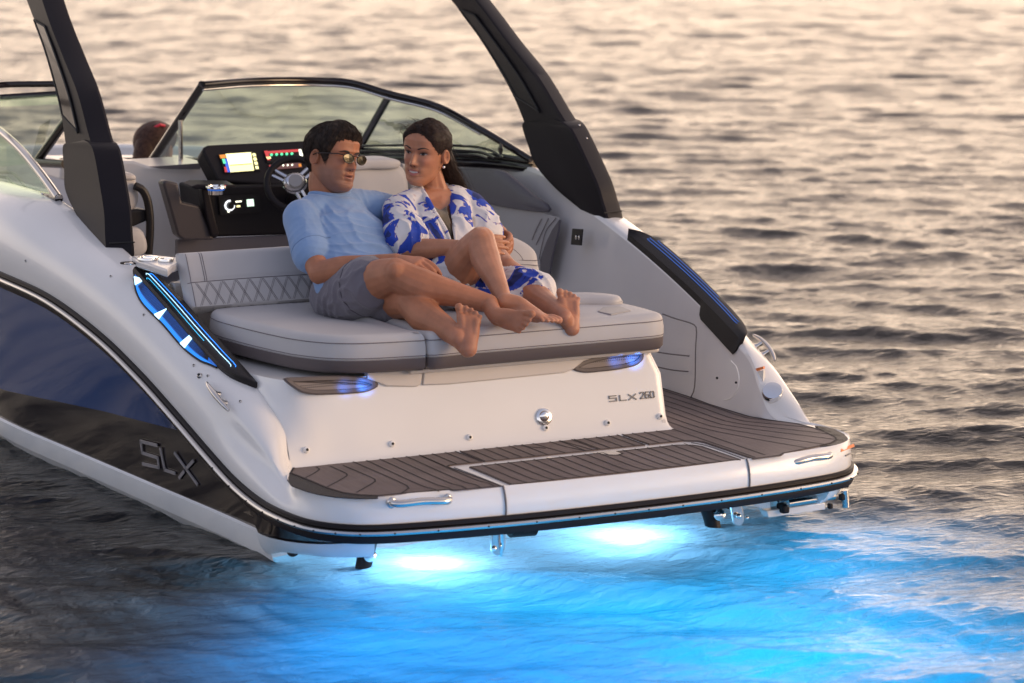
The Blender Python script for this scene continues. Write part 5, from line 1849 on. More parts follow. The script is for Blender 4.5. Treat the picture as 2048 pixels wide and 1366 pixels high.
for k in range(420):      # fine hairs crossing the hairline
    j = int(g.integers(0, 150)); a = -math.pi + 2 * math.pi * j / 150
    p = shell[1, j]; q = shell[4 if abs(a) < 1.2 else 3, (j + int(g.integers(-2, 3))) % 150]
    if abs(a) > 1.2:
        p, q = q, p + (p - q) * g.uniform(.1, .7)
    else:
        p = p + (p - q) * g.uniform(.0, .35)
    m_ = (p + q) / 2
    fr_.append(hm.w(np.array([p + V(0, .0006, 0), m_ * 1.012, q * 1.012])))
mb = MB(); strands(mb, cs[1::2] + fr_, .0008)
mb.build('hair_strands', hair_mat('brown_hair_sheen', (.022, .013, .009), (.060, .037, .025)), hob, autosharp=180)
# sunglasses
sgl = MB()
fr_m = mat('tortoise_frame', (.030, .016, .010), .2)
lens = mat('mirror_lens', (.055, .050, .035), .08, metal=.6)
gy = .0
for sg in (-1, 1):
    a = np.linspace(0, 2 * math.pi, 30, endpoint=False)
    lx = .0330 * sg + .0250 * np.cos(a) + sg * .002 * np.sin(a)
    lz = -.003 + .0172 * np.sin(a) * np.where(np.sin(a) > 0, .82, 1.0)
    ly = .1035 - .16 * (np.abs(lx) - .02) * .5 * (np.abs(lx) > .02)
    sgl.tube(hm.w(np.stack([lx, ly, lz], 1)), .0022, 6, closed=True)
    sgl.tube(hm.w(np.array([(sg * .055, .0955, .006), (sg * .068, .086, .008), (sg * .0785, .04, .006), (sg * .0815, .0, .004), (sg * .080, -.022, -.004)])), .0023, 6)
sgl.tube(hm.w(np.array([(-.0105, .1035, .004), (0, .107, .008), (.0105, .1035, .004)])), .002, 6)
sgl.tube(hm.w(np.array([(-.012, .104, .0115), (0, .106, .0125), (.012, .104, .0115)])), .0014, 6)
sgo = sgl.build('sunglasses', fr_m, man)
for sg in (-1, 1):
    a = np.linspace(0, 2 * math.pi, 30, endpoint=False)
    rr_ = []
    for q in (1, .6, .05):
        lx = .0330 * sg + .0250 * q * np.cos(a); lz = -.003 + .0172 * q * np.sin(a) * np.where(np.sin(a) > 0, .82, 1.0)
        rr_.append(np.stack([lx, .1035 - .16 * (np.abs(lx) - .02) * .5 * (np.abs(lx) > .02) + .002 * (1 - q), lz], 1))
    MB().grid(hm.w(np.array(rr_)), cu=True).build('lens', lens, sgo)
# t-shirt
mb = MB()
limb(mb, [pel + tf * .01 - (chest - pel) * .10, pel * .6 + chest * .4 + tf * .012, chest + tf * .004, nk * .48 + chest * .52], [(.172, .122), (.168, .122), (.180, .125), (.135, .090)], up=tf, seg=28)
limb(mb, [shR + V(.01, 0, -.01), (shR + nk) / 2 + V(0, 0, -.008), nk * .74 + chest * .26 + V(0, 0, -.002), (shL + nk) / 2 + V(0, 0, -.008), shL], [.071, .073, .077, .073, .069], seg=20)
limb(mb, [shR, shR * .72 + elR * .28, shR * .36 + elR * .64 + V(-.004, 0, -.004)], [.073, .074, .076], seg=22)
limb(mb, [shL, shL * .72 + elL * .28, shL * .45 + elL * .55], [.073, .070, .070], seg=22)
v, f = fuse(mb, .0055, 4)
ua = elR - shR
v = fold(v, f, [(shR * .6 + elR * .4 + V(.07, -.03, .0), .10, (.4, -.1, .9), .038, .0075), (shR + V(.09, -.06, -.06), .09, (.75, 0, .65), .034, .007), (pel * .55 + chest * .45 + tf * .1, .17, (.35, .2, .9), .050, .0060), (pel * .8 + chest * .2 + tf * .1, .14, (.15, .2, 1), .036, .0080), (chest + tf * .12 + V(.06, 0, .03), .11, (.9, 0, -.4), .06, .0045), (shL + V(-.03, -.05, -.03), .09, (.8, 0, .5), .034, .0065), (shR * .5 + elR * .5, .07, ua, .028, .004)], 4)
sh_o = raw('shirt', v, f, cloth_mat('pale_blue_cotton', (.205, .325, .545)), man)
# collar rib lying on the neckline
bv = BVHTree.FromPolygons([Vector(p) for p in v], [list(map(int, q)) for q in f])
cpl = hm.w(V(0, -.028, -.10)) - nk; cpl /= np.linalg.norm(cpl)
cu_ = np.cross(cpl, V(1, 0, 0)); cu_ /= np.linalg.norm(cu_); cw_ = np.cross(cu_, cpl)
colr = []
for t in np.linspace(0, 2 * math.pi, 48, endpoint=False):
    o_ = nk + cpl * .16 + cw_ * math.cos(t) * .072 + cu_ * math.sin(t) * .066 + tf * .012
    h_ = bv.ray_cast(Vector(o_), Vector(-cpl))
    if h_[0] is not None:
        colr.append(V(*h_[0]) + cpl * .002)
colr = np.array(colr)
for _ in range(4):
    colr = (np.roll(colr, 1, 0) + 2 * colr + np.roll(colr, -1, 0)) / 4
MB().tube(colr, .0075, 8, closed=True).build('collar', cloth_mat('pale_blue_rib', (.19, .305, .52)), sh_o)
def hem_ring(vv, ff, c0, ax, r, tube_r, name, m_, par):
    """stitched hem band lying on a garment round the axis ax at c0"""
    bvh = BVHTree.FromPolygons([Vector(p) for p in vv], [list(map(int, q)) for q in ff])
    ax = ax / np.linalg.norm(ax)
    u_ = np.cross(ax, V(0, 0, 1)); u_ /= np.linalg.norm(u_); w_ = np.cross(ax, u_)
    pts = []
    for t in np.linspace(0, 2 * math.pi, 40, endpoint=False):
        d_ = u_ * math.cos(t) + w_ * math.sin(t)
        h_ = bvh.ray_cast(Vector(c0 + d_ * r * 1.6), Vector(-d_))
        if h_[0] is not None and np.linalg.norm(V(*h_[0]) - c0) < r * 1.5:
            pts.append(V(*h_[0]))
    if len(pts) > 12:
        MB().tube(np.array(pts), tube_r, 6, closed=len(pts) == 40).build(name, m_, par)


hem_ring(v, f, shR * .41 + elR * .59, elR - shR, .076, .0022, 'sleeve_hem', cloth_mat('blue_hem', (.15, .25, .44)), sh_o)
# shorts
mb = MB()
limb(mb, [pel + (chest - pel) * .0 - tf * .02, pel - (chest - pel) * .22 - tf * .02], [(.165, .112), (.165, .112)], up=tf, seg=28)
limb(mb, [hiR + V(0, .06, -.02), hiR * .8 + knR * .2 + V(-.006, 0, -.012), hiR * .48 + knR * .52 + V(-.006, 0, -.006)], [.108, .110, .108], seg=28)
limb(mb, [hiL + V(0, .06, 0), hiL * .8 + knL * .2, hiL * .5 + knL * .5], [.118, .114, .112], seg=24)
v, f = fuse(mb, .006, 4)
v = fold(v, f, [(hiR + V(-.03, -.10, .05), .14, (.8, .5, .2), .045, .008), (hiR * .6 + knR * .4 + V(-.06, -.05, -.05), .12, (.3, .9, .3), .05, .007), (pel + V(0, -.12, 0), .10, (.9, 0, .4), .03, .006), (hiR + V(-.09, -.02, -.03), .11, (.35, .6, .8), .04, .007)], 6)
so_ = raw('shorts', v, f, cloth_mat('grey_mauve_twill', (.150, .138, .165)), man)

hem_ring(v, f, hiR * .56 + knR * .44, knR - hiR, .108, .0022, 'shorts_hem', cloth_mat('dark_hem', (.08, .072, .088)), so_)

# ================================================================ the woman
wom = empty('person', at(910, 610, y=1.2) * V(1, 1, 0) + V(0, 0, .77), 'dark haired woman in a white and blue floral robe leaning against the man', 'woman')
pel, chest, nk = J(905, 566, 1.22), J(872, 462, 1.40), J(876, 386, 1.50)
shR, shL = J(796, 422, 1.42), J(942, 414, 1.47)
elR, wrR = J(812, 500, 1.22), J(935, 493, 1.06)
elL, wrL = J(978, 492, 1.34), J(1016, 526, 1.12)
hiR, hiL = J(888, 572, 1.20), J(948, 586, 1.22)
knR, anR = J(962, 482, .97), J(1008, 603, .66)
knL, anL = J(1056, 578, .90), J(1128, 634, .60)
tf = np.cross(chest - pel, V(1, 0, 0)); tf /= np.linalg.norm(tf); tf = tf if tf[2] > 0 else -tf
mb = MB()
limb(mb, [pel, pel * .5 + chest * .5, chest, nk * .72 + chest * .28], [(.135, .095), (.115, .082), (.13, .088), (.085, .055)], up=tf)
limb(mb, [shR, nk * .82 + chest * .18, shL], [.043, .055, .043])
hw = Head(J(851, 303, 1.47), (-.80, -.60, -.01), (.10, -.05, 1), 1.055, female=True, jaw=.94, width=.97, mouth=.0060)
limb(mb, [nk + V(0, 0, -.04), nk * .4 + hw.w(V(0, -.03, -.10)) * .6, hw.w(V(0, -.030, -.05))], [.056, .047, .048])
limb(mb, [nk + V(.01, -.03, -.01), hw.w(V(-.03, -.03, -.06))], [.022, .020]); limb(mb, [nk + V(-.065, .0, -.035), nk + V(0, 0, .01)], [.024, .040]); limb(mb, [nk + V(.065, .0, -.035), nk + V(0, 0, .01)], [.024, .040])
limb(mb, [shR, shR * .5 + elR * .5, elR], [.047, .043, .036])
limb(mb, [elR, elR * .7 + wrR * .3, elR * .3 + wrR * .7, wrR], [.037, .040, .031, (.026, .021)], up=V(0, -.3, 1))
hand(mb, wrR, V(.86, -.20, .06), V(.1, .8, -.4), V(0, .1, 1), [(.25, .3, .2)] * 4, k=.94, spread=.05)
limb(mb, [shL, shL * .5 + elL * .5, elL], [.047, .042, .036])
limb(mb, [elL, elL * .6 + wrL * .4, wrL], [.036, .034, (.026, .022)])
hand(mb, wrL, V(.30, -.72, -.34), V(.18, -.35, -.92), V(-.9, -.3, .1), [(.15, .45, .3), (.10, .42, .3), (.10, .40, .3), (.2, .35, .3)], k=.98, spread=.16)
limb(mb, [hiR, hiR * .55 + knR * .45 + V(0, 0, -.010), hiR * .2 + knR * .8, knR], [.092, .082, .064, .054])
limb(mb, [knR, knR * .70 + anR * .30 + V(0, .014, -.006), knR * .3 + anR * .7, anR], [.052, .055, .037, .029])
limb(mb, [knR + V(-.01, -.016, .012), knR + V(.012, -.02, -.012)], [.040, .036])
limb(mb, [hiL, hiL * .5 + knL * .5, knL], [.090, .078, .055])
limb(mb, [knL, knL * .66 + anL * .34 + V(0, 0, -.012), knL * .3 + anL * .7, anL], [.053, .056, .038, .030])
hR = J(1006, 636, .675)
foot(mb, hR, V(.60, -.68, -.06), V(.0, -.10, -1), V(.75, .60, .1), L=.215, k=1.15, ankle=anR, splay=.10, toe_curl=.2)
hL = J(1147, 662, .575)
foot(mb, hL, V(.12, .44, .86), V(-.24, -.80, .44), V(-.93, .32, .1), L=.168, k=1.36, ankle=anL, splay=.15, toe_curl=.15)
v, f = fuse(mb, .0042, 2)
hmb = MB(); hw.mesh(hmb)
hv = np.vstack(hmb.v); hf = hmb.f
b0 = SK['woman']
cols = tone_cols(v, b0, [(hL + V(.01, -.05, .1), .12, (.46, .20, .13), .6), (knR, .05, (.46, .22, .14), .4), (chest + tf * .08 + V(0, 0, .08), .08, (.44, .19, .12), .4)])
L_ = hw.loc(hv)
hc = np.tile(V(*b0), (len(hv), 1))
x_, y_, z_ = L_.T
frontal = (y_ > .02)
paint((.50, .20, .145), .50 * np.exp(-((np.abs(x_) - .043)**2 / .018**2 + (z_ + .024)**2 / .016**2)) * frontal)
paint((.30, .135, .09), .5 * np.exp(-((np.abs(x_) - .031)**2 / .015**2 + (z_ - .006)**2 / .008**2)) * frontal)
nb_ = len(v)
raw('body', np.vstack([v, hv]), [list(q) for q in f] + [[i + nb_ for i in q] for q in hf], skin_mat('warm_skin', .42), wom, cols=np.vstack([cols, hc]))
face_bits(hw, wom, (.018, .011, .009), (.46, .150, .125), teeth=True, gaze=.0015, fem=True)
# hair: swept back, falling behind the far shoulder
hfm = hair_mat('dark_brunette_hair', (.010, .005, .004), (.024, .012, .009))
ln = lambda a: np.interp(np.abs(a), np.radians([0, 16, 30, 42, 54, 64, 76, 90, 105, 125, 150, 180]), [.074, .071, .062, .050, .032, .016, .004, .002, -.012, -.045, -.066, -.072])
th = lambda a, u: (.001 + .007 * np.minimum(1, u * 4)) + .002 * u + .008 * np.clip(-np.cos(a), 0, 1)
shell = hairline_shell(hw, ln, th, seed=9)
hb_ = MB().grid(hw.w(shell), cu=True, cap=True)
g = np.random.default_rng(8)
cs = []
for k in range(2200):
    j = g.integers(0, 150); i = g.integers(1, 33)
    a = -math.pi + 2 * math.pi * j / 150
    p = shell[i, j]
    # combed back along the skull
    i2, j2 = min(33, i + g.integers(1, 4)), j + int(np.sign(a) * g.integers(5, 14)) if abs(a) < 2.6 else j
    q = shell[max(0, min(33, i2 - (3 if abs(a) > 1.5 else 0))), j2 % 150]
    m_ = (p + q) / 2
    up_ = m_ - V(0, -.01, 0); up_ /= np.linalg.norm(up_)
    cs.append(hw.w(np.array([p + up_ * .0005, m_ + up_ * g.uniform(.0003, .0012), q + up_ * .0003])))
# the fall of hair behind the left shoulder
root = hw.w(V(-.030, -.085, -.02)); root2 = hw.w(V(-.055, -.050, -.04))
tips = [J(914, 392, 1.56), J(938, 400, 1.58), J(900, 385, 1.55)]
hl = MB()
for r_, t_, w_ in ((root, tips[0], .034), (root2, tips[1], .026), (root2, tips[0], .030), (root, tips[2], .030)):
    limb(hb_, [r_ + V(0, 0, .02), r_ * .6 + t_ * .4 + V(.008, .01, 0), r_ * .2 + t_ * .8, t_], [w_ * .9, w_, w_ * .8, w_ * .35])
for k in range(260):
    r_ = root * (1 - g.random()) + root2 * g.random() * .0 + (root2 - root) * g.random() + root * 0
    u = g.random()
    r_ = root * u + root2 * (1 - u) + V(g.normal(0, .012), g.normal(0, .012) - .02, g.normal(0, .02))
    t_ = tips[0] * (1 - u) + tips[1] * u + V(g.normal(0, .016), g.normal(0, .012) - .02, g.normal(-.012, .014))
    cs.append(np.array([r_, r_ * .6 + t_ * .4 + V(g.normal(.006, .006), -.006, 0), r_ * .25 + t_ * .75 + V(g.normal(.004, .006), -.004, 0), t_]))
for k in range(26):      # wisps in the wind
    p = hw.w(shell[g.integers(4, 20), int(75 + g.integers(-8, 22)) % 150])
    w0 = V(-.022, -.01, .010) * g.uniform(.5, 1.2)
    cs.append(np.array([p, p + w0 + V(0, 0, .010), p + w0 * 2.1 + V(g.normal(-.004, .006), 0, g.normal(-.004, .006)), p + w0 * 2.5 + V(.004, 0, -.028 + g.normal(0, .008))]))
for px in ([(897, 372), (918, 374), (940, 375)], [(905, 362), (925, 366), (938, 362)], [(884, 268), (897, 272), (902, 280)]):
    cs.append(np.array([J(x, y, 1.50) for x, y in px]))
fr_ = []
for k in range(420):
    j = int(g.integers(0, 150)); a = -math.pi + 2 * math.pi * j / 150
    if abs(a) > 1.9:
        continue
    p = shell[1, j]; q = shell[5, (j + int(np.sign(a) * g.integers(2, 7))) % 150]
    p = p + (p - q) * g.uniform(.0, .22)
    fr_.append(hw.w(np.array([p + V(0, .0006, 0), (p + q) / 2 * 1.008, q * 1.006])))
strands(hb_, cs[::2], .0007)
hob = hb_.build('hair', hfm, wom, autosharp=180)
mb = MB(); strands(mb, cs[1::2] + fr_, .0007)
mb.build('hair_strands', hair_mat('brunette_sheen', (.020, .011, .008), (.055, .030, .022)), hob, autosharp=180)
MB().ball(hw.w(V(-.076, -.004, -.046)), .0058, 12, 8).build('earring', mat('crystal_stud', (.75, .76, .80), .08, metal=.8), wom)
pm = print_mat()
# robe: torso, wide sleeves, wrap edges
mb = MB()
limb(mb, [pel + tf * .012, pel * .5 + chest * .5 + tf * .01, chest + tf * .006 - V(0, 0, .03)], [(.155, .118), (.142, .108), (.150, .106)], up=tf, seg=28)
for sx in (-.055, .06):
    limb(mb, [pel * .45 + chest * .55 + tf * .07 + V(sx, 0, 0), chest + tf * .078 + V(sx * 1.1, 0, -.01), chest * .62 + nk * .38 + tf * .05 + V(sx * 1.35, 0, 0), nk * .92 + chest * .08 + V(sx * 1.15, .0, .012)], [(.055, .05), (.056, .056), (.046, .036), (.035, .026)], up=tf, seg=18)
limb(mb, [shR + V(-.002, 0, .0), shR * .45 + nk * .55 + V(0, .0, -.004)], [.060, .062]); limb(mb, [shL, shL * .45 + nk * .55 + V(0, .0, -.004)], [.060, .062])
limb(mb, [shR + V(.01, 0, 0), shR * .55 + elR * .45 + V(-.004, -.012, .0), shR * .22 + elR * .78 + V(.004, -.015, .012)], [.062, .077, .086], seg=24)
limb(mb, [shL, shL * .6 + elL * .4 + V(.004, -.012, 0), shL * .30 + elL * .70 + V(-.002, -.012, .01)], [.060, .070, .074], seg=24)
v, f = fuse(mb, .0055, 3)
v = fold(v, f, [(shR * .4 + elR * .6 + V(0, -.07, 0), .12, (.95, .2, .25), .040, .010), (chest + tf * .1 + V(-.05, 0, -.05), .13, (.85, 0, .5), .042, .009), (chest + tf * .1 + V(.07, 0, -.05), .12, (.9, 0, -.35), .045, .007), (shL * .5 + elL * .5 + V(.02, -.06, 0), .11, (.9, 0, .3), .038, .006), (pel * .6 + chest * .4 + tf * .12, .12, (.4, 0, .9), .04, .008)], 9)
VCUT = [(843, 372), (853, 394), (870, 424), (890, 452), (906, 488), (910, 488), (906, 455), (900, 425), (893, 392), (888, 362)]


def in_poly(p, poly):
    c = False
    for k in range(len(poly)):
        (x1, y1), (x2, y2) = poly[k - 1], poly[k]
        if (y1 > p[1]) != (y2 > p[1]) and p[0] < (x2 - x1) * (p[1] - y1) / (y2 - y1) + x1:
            c = not c
    return c


vn = vnormals(v, f)
hit = np.array([(vn[i] @ cF) < .2 and in_poly(px_of(v[i]), VCUT) for i in range(len(v))])
f = [q for q in f if not any(hit[k] for k in q)]
rb = raw('robe', v, f, pm, wom)
sm = rb.modifiers.new('s', 'SOLIDIFY'); sm.thickness = .004
def relax_line(P_, n=6):
    P_ = P_.copy()
    for _ in range(n):
        P_[1:-1] = (P_[:-2] + 2 * P_[1:-1] + P_[2:]) / 4
    return P_


wm = cloth_mat('white_cotton_band', (.62, .60, .60))


def on_robe(px, py):
    d = np.array([(px_of(v[i]) - V(px, py)) @ (px_of(v[i]) - V(px, py)) if (vn[i] @ cF) < .1 and not hit[i] else 1e9 for i in front_i])
    return v[front_i[int(np.argmin(d))]]


front_i = [i for i in range(len(v)) if (vn[i] @ cF) < .1 and not hit[i]]
for px, m_ in (([(838, 364), (851, 393), (869, 426), (888, 455), (903, 486)], pm), ([(890, 366), (895, 394), (902, 427), (908, 457), (912, 487)], wm)):
    P_ = spl(np.array([on_robe(*q) + tf * .002 for q in px]), 24)
    P_ = relax_line(P_)
    MB().tube(P_, np.interp(np.linspace(0, 1, 24), [0, .15, .8, 1], [.012, .011, .008, .004]), 8).build('robe_collar', m_, rb)
# olive top in the neckline
VIN = [(836, 340), (853, 394), (872, 424), (892, 452), (906, 500), (909, 500), (904, 455), (897, 425), (890, 392), (886, 340)]
mb = MB()
limb(mb, [pel * .5 + chest * .5, chest + tf * .014, nk * .30 + chest * .70 + tf * .004], [(.116, .090), (.118, .100), (.058, .050)], up=tf, seg=26)
for sx in (-.045, .05):
    limb(mb, [chest + tf * .060 + V(sx, 0, .01), chest + tf * .085 + V(sx, 0, -.01)], [.050, .045])
v, f = fuse(mb, .006, 3)
out_ = np.array([not in_poly(px_of(p), VIN) for p in v])
v = v - tf * (.035 * out_)[:, None]
raw('olive_top', v, f, cloth_mat('olive_jersey', (.145, .120, .085)), wom)
# skirt over hips and thighs
mb = MB()
limb(mb, [pel + (chest - pel) * .1, pel - (chest - pel) * .12], [(.158, .12), (.160, .115)], up=tf, seg=28)
limb(mb, [hiR + V(0, .04, 0), hiR * .72 + knR * .28 + V(-.012, .0, -.012)], [.112, .103], seg=24)
limb(mb, [hiL + V(0, .04, 0), hiL * .5 + knL * .5 + V(0, 0, -.01), hiL * .12 + knL * .88 + V(.0, 0, .002), knL + V(.022, -.03, -.002)], [.112, .098, .080, .072], seg=24)
limb(mb, [J(905, 600, 1.05), J(960, 592, .98), J(1010, 596, .90), J(1040, 592, .88)], [(.05, .03), (.05, .03), (.05, .035), (.05, .04)], up=V(0, 0, 1))
v, f = fuse(mb, .0055, 3)
v = fold(v, f, [(knL + V(0, -.05, .03), .10, (.9, .4, .1), .034, .008), (hiL * .5 + knL * .5 + V(0, -.06, .05), .12, (.7, .7, 0), .04, .008), (hiR * .7 + knR * .3 + V(-.05, -.05, 0), .10, (.5, .3, .8), .035, .006), (J(980, 594, .95), .10, (.9, .3, .2), .03, .008)], 12)
raw('robe_skirt', v, f, pm, wom)

# ================================================================ third person in the bow, seen from behind
p3 = empty('person', at(312, 320, y=4.45) * V(1, 1, 0) + V(0, 0, .55), 'person with brown hair and a red hair tie seated in the bow, facing away', 'person')
h3 = Head(J(312, 296, 4.45), (.75, .60, -.05), (0, 0, 1), 1.02, female=True)
mb = MB()
limb(mb, [h3.w(V(0, -.02, -.05)), h3.w(V(0, -.02, -.15)), h3.c + V(0, 0, -.24)], [.05, .052, .09])
limb(mb, [h3.c + V(-.13, .06, -.25), h3.c + V(0, 0, -.22), h3.c + V(.13, -.06, -.25)], [.045, .055, .045])
limb(mb, [h3.c + V(0, 0, -.26), h3.c + V(.02, 0, -.50)], [(.13, .08), (.12, .09)])
v, f = fuse(mb, .008, 2)
hmb = MB(); h3.mesh(hmb)
hv = np.vstack(hmb.v)
raw('body', np.vstack([v, hv]), [list(q) for q in f] + [[i + len(v) for i in q] for q in hmb.f], skin_mat('skin_tone'), p3, cols=np.tile(V(*SK['woman']), (len(v) + len(hv), 1)))
th3 = lambda a, u: .008 + .014 * np.minimum(1, u * 4)
s3 = hairline_shell(h3, ln, th3, seed=4)
hb_ = MB().grid(h3.w(s3), cu=True, cap=True)
limb(hb_, [h3.w(V(0, -.085, .01)), h3.w(V(.0, -.10, -.06)), h3.w(V(0, -.09, -.13))], [.055, .058, .05])
hb_.build('hair', hair_mat('brown_hair', (.045, .020, .014), (.085, .040, .028)), p3, autosharp=180)
c = h3.w(V(.045, -.045, .108))
MB().tube([c + V(-.025, 0, -.010), c + V(0, -.01, .004), c + V(.025, 0, -.004)], .007, 8).build('hair_tie', mat('red_hair_tie', (.65, .03, .06), .5), p3)
mb = MB()
limb(mb, [h3.c + V(-.15, .07, -.27), h3.c + V(0, 0, -.23), h3.c + V(.15, -.07, -.27)], [.06, .068, .06])
limb(mb, [h3.c + V(0, 0, -.27), h3.c + V(.02, 0, -.54)], [(.16, .105), (.15, .115)])
v, f = fuse(mb, .008, 2)
raw('top', v, f, cloth_mat('slate_top', (.10, .10, .13)), p3)
# ================================================================ water
def make_water():
    # polar sheet about the foot of the viewpoint, finest where it is near
    cx, cy = cC[0], cC[1]
    a_in = np.linspace(-11.5, 12.5, 620)
    # angular columns: dense across the view, coarse behind
    left = -11.5 - np.cumsum(np.geomspace(.045, 8, 70)); left = left[left > -178]
    right = 12.5 + np.cumsum(np.geomspace(.045, 8, 70)); right = right[right < 178]
    ang = np.radians(np.r_[left[::-1], a_in, right]) + YAW
    r = [.5, 2, 4, 6]
    d = .016
    while r[-1] < 2500:
        r.append(r[-1] + max(.013, r[-1] * .0022 if r[-1] < 60 else (r[-1] * .006 if r[-1] < 150 else r[-1] * .03)))
    r = np.array(r)
    A, Rr = np.meshgrid(ang, r)
    X, Y = cx + Rr * np.sin(A), cy + Rr * np.cos(A)
    Z = np.zeros_like(X); DX = np.zeros_like(X); DY = np.zeros_like(X)
    g = np.random.default_rng(5)
    wind = YAW + math.radians(8)
    fade = lambda lam: 1 / (1 + (Rr * .0022 * 2.2 / lam)**4)
    for k in range(96):
        lam = .09 * (.95 / .09) ** (g.random() ** 1.2) if k > 3 else 1.3 + k * .6
        th = wind + g.normal(0, .50)
        amp = .0049 * min(lam, .95) ** .95 * (.6 + .8 * g.random())
        kk = 2 * math.pi / lam
        ph = kk * (X * math.sin(th) + Y * math.cos(th)) + g.random() * 6.283
        # local groups so the pattern never repeats
        gr = .65 + .5 * np.sin(.23 * kk * (X * math.cos(th + .5) - Y * math.sin(th + .5)) * .35 + g.random() * 6) * np.sin(.11 * kk * (X * math.sin(th - .4) + Y * math.cos(th - .4)) + g.random() * 6)
        am = amp * fade(lam) * gr
        Z += am * np.cos(ph)
        s = -.8 * am * np.sin(ph)
        DX += s * math.sin(th); DY += s * math.cos(th)
    # calmer close to the hull
    dist = np.hypot(np.maximum(np.abs(X) - 1.0, 0), np.maximum(np.maximum(.6 - Y, Y - 6.5), 0))
    calm = .70 + .30 * np.clip(dist / 2.5, 0, 1)
    X2, Y2, Z = X + DX * calm, Y + DY * calm, Z * calm
    nr, na = X.shape
    co = np.stack([X2, Y2, Z], -1).reshape(-1, 3)
    idx = np.arange(nr * na).reshape(nr, na)
    q = np.stack([idx[:-1, :-1], idx[:-1, 1:], idx[1:, 1:], idx[1:, :-1]], -1).reshape(-1, 4)
    seam = np.stack([idx[:-1, -1], idx[:-1, 0], idx[1:, 0], idx[1:, -1]], -1).reshape(-1, 4)
    q = np.vstack([q, seam])
    # no water inside the hull
    me = bpy.data.meshes.new('water')
    me.vertices.add(len(co)); me.vertices.foreach_set('co', co.ravel().astype('f'))
    me.loops.add(q.size); me.loops.foreach_set('vertex_index', q.ravel().astype('i'))
    me.polygons.add(len(q)); me.polygons.foreach_set('loop_start', np.arange(0, q.size, 4, dtype='i'))
    try:
        me.polygons.foreach_set('loop_total', np.full(len(q), 4, 'i'))
    except Exception:
        pass
    me.polygons.foreach_set('use_smooth', np.ones(len(q), bool))
    me.update(calc_edges=True)
    o = bpy.data.objects.new('water', me)
    COL.objects.link(o)
    o['kind'] = 'structure'
    m, nt, b, out = nodes('sea_water')
    N, L = nt.nodes, nt.links
    N.remove(b)
    tc = N.new('ShaderNodeTexCoord')
    mp = N.new('ShaderNodeMapping'); mp.inputs['Rotation'].default_value = (0, 0, YAW); mp.inputs['Scale'].default_value = (1, 1.9, 1)
    L.new(tc.outputs['Object'], mp.inputs[0])
    n1 = N.new('ShaderNodeTexNoise'); n1.inputs['Scale'].default_value = 13; n1.inputs['Detail'].default_value = 4; n1.inputs['Roughness'].default_value = .55; n1.inputs['Distortion'].default_value = .6
    L.new(mp.outputs[0], n1.inputs['Vector'])
    bp = N.new('ShaderNodeBump'); bp.inputs['Strength'].default_value = .5; bp.inputs['Distance'].default_value = .019
    L.new(n1.outputs['Fac'], bp.inputs['Height'])
    gl = N.new('ShaderNodeBsdfGlossy'); gl.inputs['Roughness'].default_value = .07
    L.new(bp.outputs[0], gl.inputs['Normal'])
    tr = N.new('ShaderNodeBsdfTranslucent'); tr.inputs[0].default_value = (.55, .80, .85, 1)
    L.new(bp.outputs[0], tr.inputs['Normal'])
    df = N.new('ShaderNodeBsdfDiffuse'); df.inputs[0].default_value = (.008, .009, .012, 1)
    ad = N.new('ShaderNodeAddShader'); L.new(tr.outputs[0], ad.inputs[0]); L.new(df.outputs[0], ad.inputs[1])
    fr = N.new('ShaderNodeFresnel'); fr.inputs[0].default_value = 1.28; L.new(bp.outputs[0], fr.inputs['Normal'])
    mx = N.new('ShaderNodeMixShader')
    L.new(fr.outputs[0], mx.inputs[0]); L.new(ad.outputs[0], mx.inputs[1]); L.new(gl.outputs[0], mx.inputs[2])
    L.new(mx.outputs[0], out.inputs[0])
    me.materials.append(m)
    return o


water = make_water()

# ---- two underwater lamps near the transom, then added fill lamps aft for scattered glow
def lamp(kind, name, loc, aim, energy, col, **k):
    l = bpy.data.lights.new(name, kind); l.energy = energy; l.color = col
    for a, v in k.items():
        setattr(l, a, v)
    o = bpy.data.objects.new(name, l); o.location = loc
    d = Vector(aim) - Vector(loc)
    o.rotation_euler = d.to_track_quat('-Z', 'Y').to_euler()
    link(o, boat)
    return o


for x, y in ((-.56, .38), (.25, .42)):
    lamp('POINT', 'underwater_lamp_and_fill', (x, y, -.115), (x, y - .30, .0), 7.5, (.34, .62, 1), shadow_soft_size=.05)
for x, y, z, e in ((-1.20, -.50, -.50, 20), (-.80, -1.05, -.52, 16), (-.20, -1.35, -.52, 14), (-.95, .12, -.45, 9), (-.55, -.10, -.46, 15), (-.20, -.50, -.48, 17), (.15, -.95, -.50, 17), (.50, -.30, -.46, 15), (.98, .05, -.45, 10), (.50, -1.35, -.5, 7)):  # added spots in open water, standing in for light scattered by the water
    lamp('SPOT', 'underwater_lamp_and_fill', (x, y, z), (x + .05, y - .25, .0), e * .50, (.0, .46 if x > -.75 else .34, 1), spot_size=math.radians(160), spot_blend=.7, shadow_soft_size=.12)

# ================================================================ sky, sun, camera
w = bpy.data.worlds.new('World')
scene.world = w
w.use_nodes = True
N, L = w.node_tree.nodes, w.node_tree.links
bg = N['Background']; wo = N['World Output']
SUN_DIR = V(.80, -.60, 0)
SUN_EL = math.radians(5)
sky = N.new('ShaderNodeTexSky'); sky.sky_type = 'NISHITA'; sky.sun_disc = False
sky.sun_elevation = SUN_EL
sky.sun_rotation = math.atan2(SUN_DIR[0], SUN_DIR[1])
sky.dust_density = 3
L.new(sky.outputs[0], bg.inputs[0]); bg.inputs[1].default_value = .06
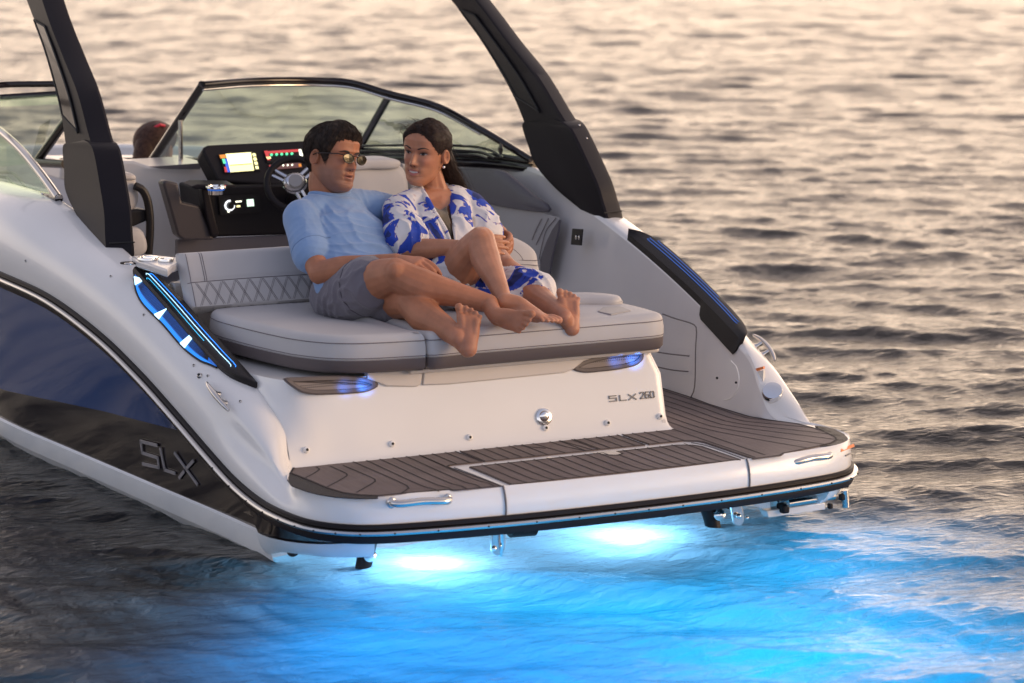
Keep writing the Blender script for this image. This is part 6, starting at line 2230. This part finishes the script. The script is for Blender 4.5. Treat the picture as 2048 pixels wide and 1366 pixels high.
# high thin cloud layer: warm towards the sunset, lilac away from it
tc = N.new('ShaderNodeTexCoord'); sx = N.new('ShaderNodeSeparateXYZ'); L.new(tc.outputs['Generated'], sx.inputs[0])
dt = N.new('ShaderNodeVectorMath'); dt.operation = 'DOT_PRODUCT'; gd = V(.80, .60, 0); dt.inputs[1].default_value = tuple(gd / np.linalg.norm(gd)); L.new(tc.outputs['Generated'], dt.inputs[0])
mr = N.new('ShaderNodeMapRange'); mr.inputs['From Min'].default_value = -.8; mr.inputs['From Max'].default_value = .9; L.new(dt.outputs['Value'], mr.inputs['Value'])
c1 = N.new('ShaderNodeValToRGB'); e = c1.color_ramp.elements
e[0].position = 0; e[0].color = (.58, .58, .66, 1)
e[1].position = 1; e[1].color = (1.80, 1.37, 1.03, 1)
e.new(.42).color = (.70, .62, .60, 1)
e.new(.75).color = (1.24, .99, .81, 1)
L.new(mr.outputs[0], c1.inputs[0])
c2 = N.new('ShaderNodeValToRGB'); e = c2.color_ramp.elements
e[0].position = 0; e[0].color = (0, 0, 0, 1); e[1].position = 1; e[1].color = (.30, .33, .43, 1)
e.new(.02).color = (1, 1, 1, 1); e.new(.20).color = (.96, .94, .93, 1); e.new(.36).color = (.40, .42, .51, 1); e.new(.60).color = (.31, .34, .44, 1)
L.new(sx.outputs['Z'], c2.inputs[0])
mm = N.new('ShaderNodeVectorMath'); mm.operation = 'MULTIPLY'; L.new(c1.outputs[0], mm.inputs[0]); L.new(c2.outputs[0], mm.inputs[1])
bg2 = N.new('ShaderNodeBackground'); bg2.inputs[1].default_value = 1.45; L.new(mm.outputs[0], bg2.inputs[0])
ads = N.new('ShaderNodeAddShader'); L.new(bg.outputs[0], ads.inputs[0]); L.new(bg2.outputs[0], ads.inputs[1]); L.new(ads.outputs[0], wo.inputs[0])

sl = bpy.data.lights.new('sun', 'SUN'); sl.energy = 1.15; sl.angle = math.radians(24); sl.color = (1, .68, .44)
so = bpy.data.objects.new('sun', sl); COL.objects.link(so)
sd = Vector((SUN_DIR[0] * math.cos(SUN_EL), SUN_DIR[1] * math.cos(SUN_EL), math.sin(SUN_EL + math.radians(6))))
so.rotation_euler = sd.to_track_quat('Z', 'Y').to_euler()

cam = bpy.data.cameras.new('camera'); cam.sensor_width = 36; cam.lens = LENS_PX / 2048 * 36; cam.clip_end = 6000; cam.clip_start = .1
co_ = bpy.data.objects.new('camera', cam); COL.objects.link(co_)
m4 = Matrix([[cR[i], cU[i], -cF[i], cC[i]] for i in range(3)] + [[0, 0, 0, 1]])
co_.matrix_world = m4
cam.dof.use_dof = True; cam.dof.focus_distance = 10.6; cam.dof.aperture_fstop = 3.2
scene.camera = co_
scene.view_settings.view_transform = 'Standard'; scene.view_settings.look = 'None'; scene.view_settings.gamma = 1
scene.view_settings.exposure = .25
scene.cycles.use_denoising = True
scene.cycles.max_bounces = 8; scene.cycles.transparent_max_bounces = 12
scene.cycles.sample_clamp_indirect = 10
scene.cycles.use_fast_gi = False
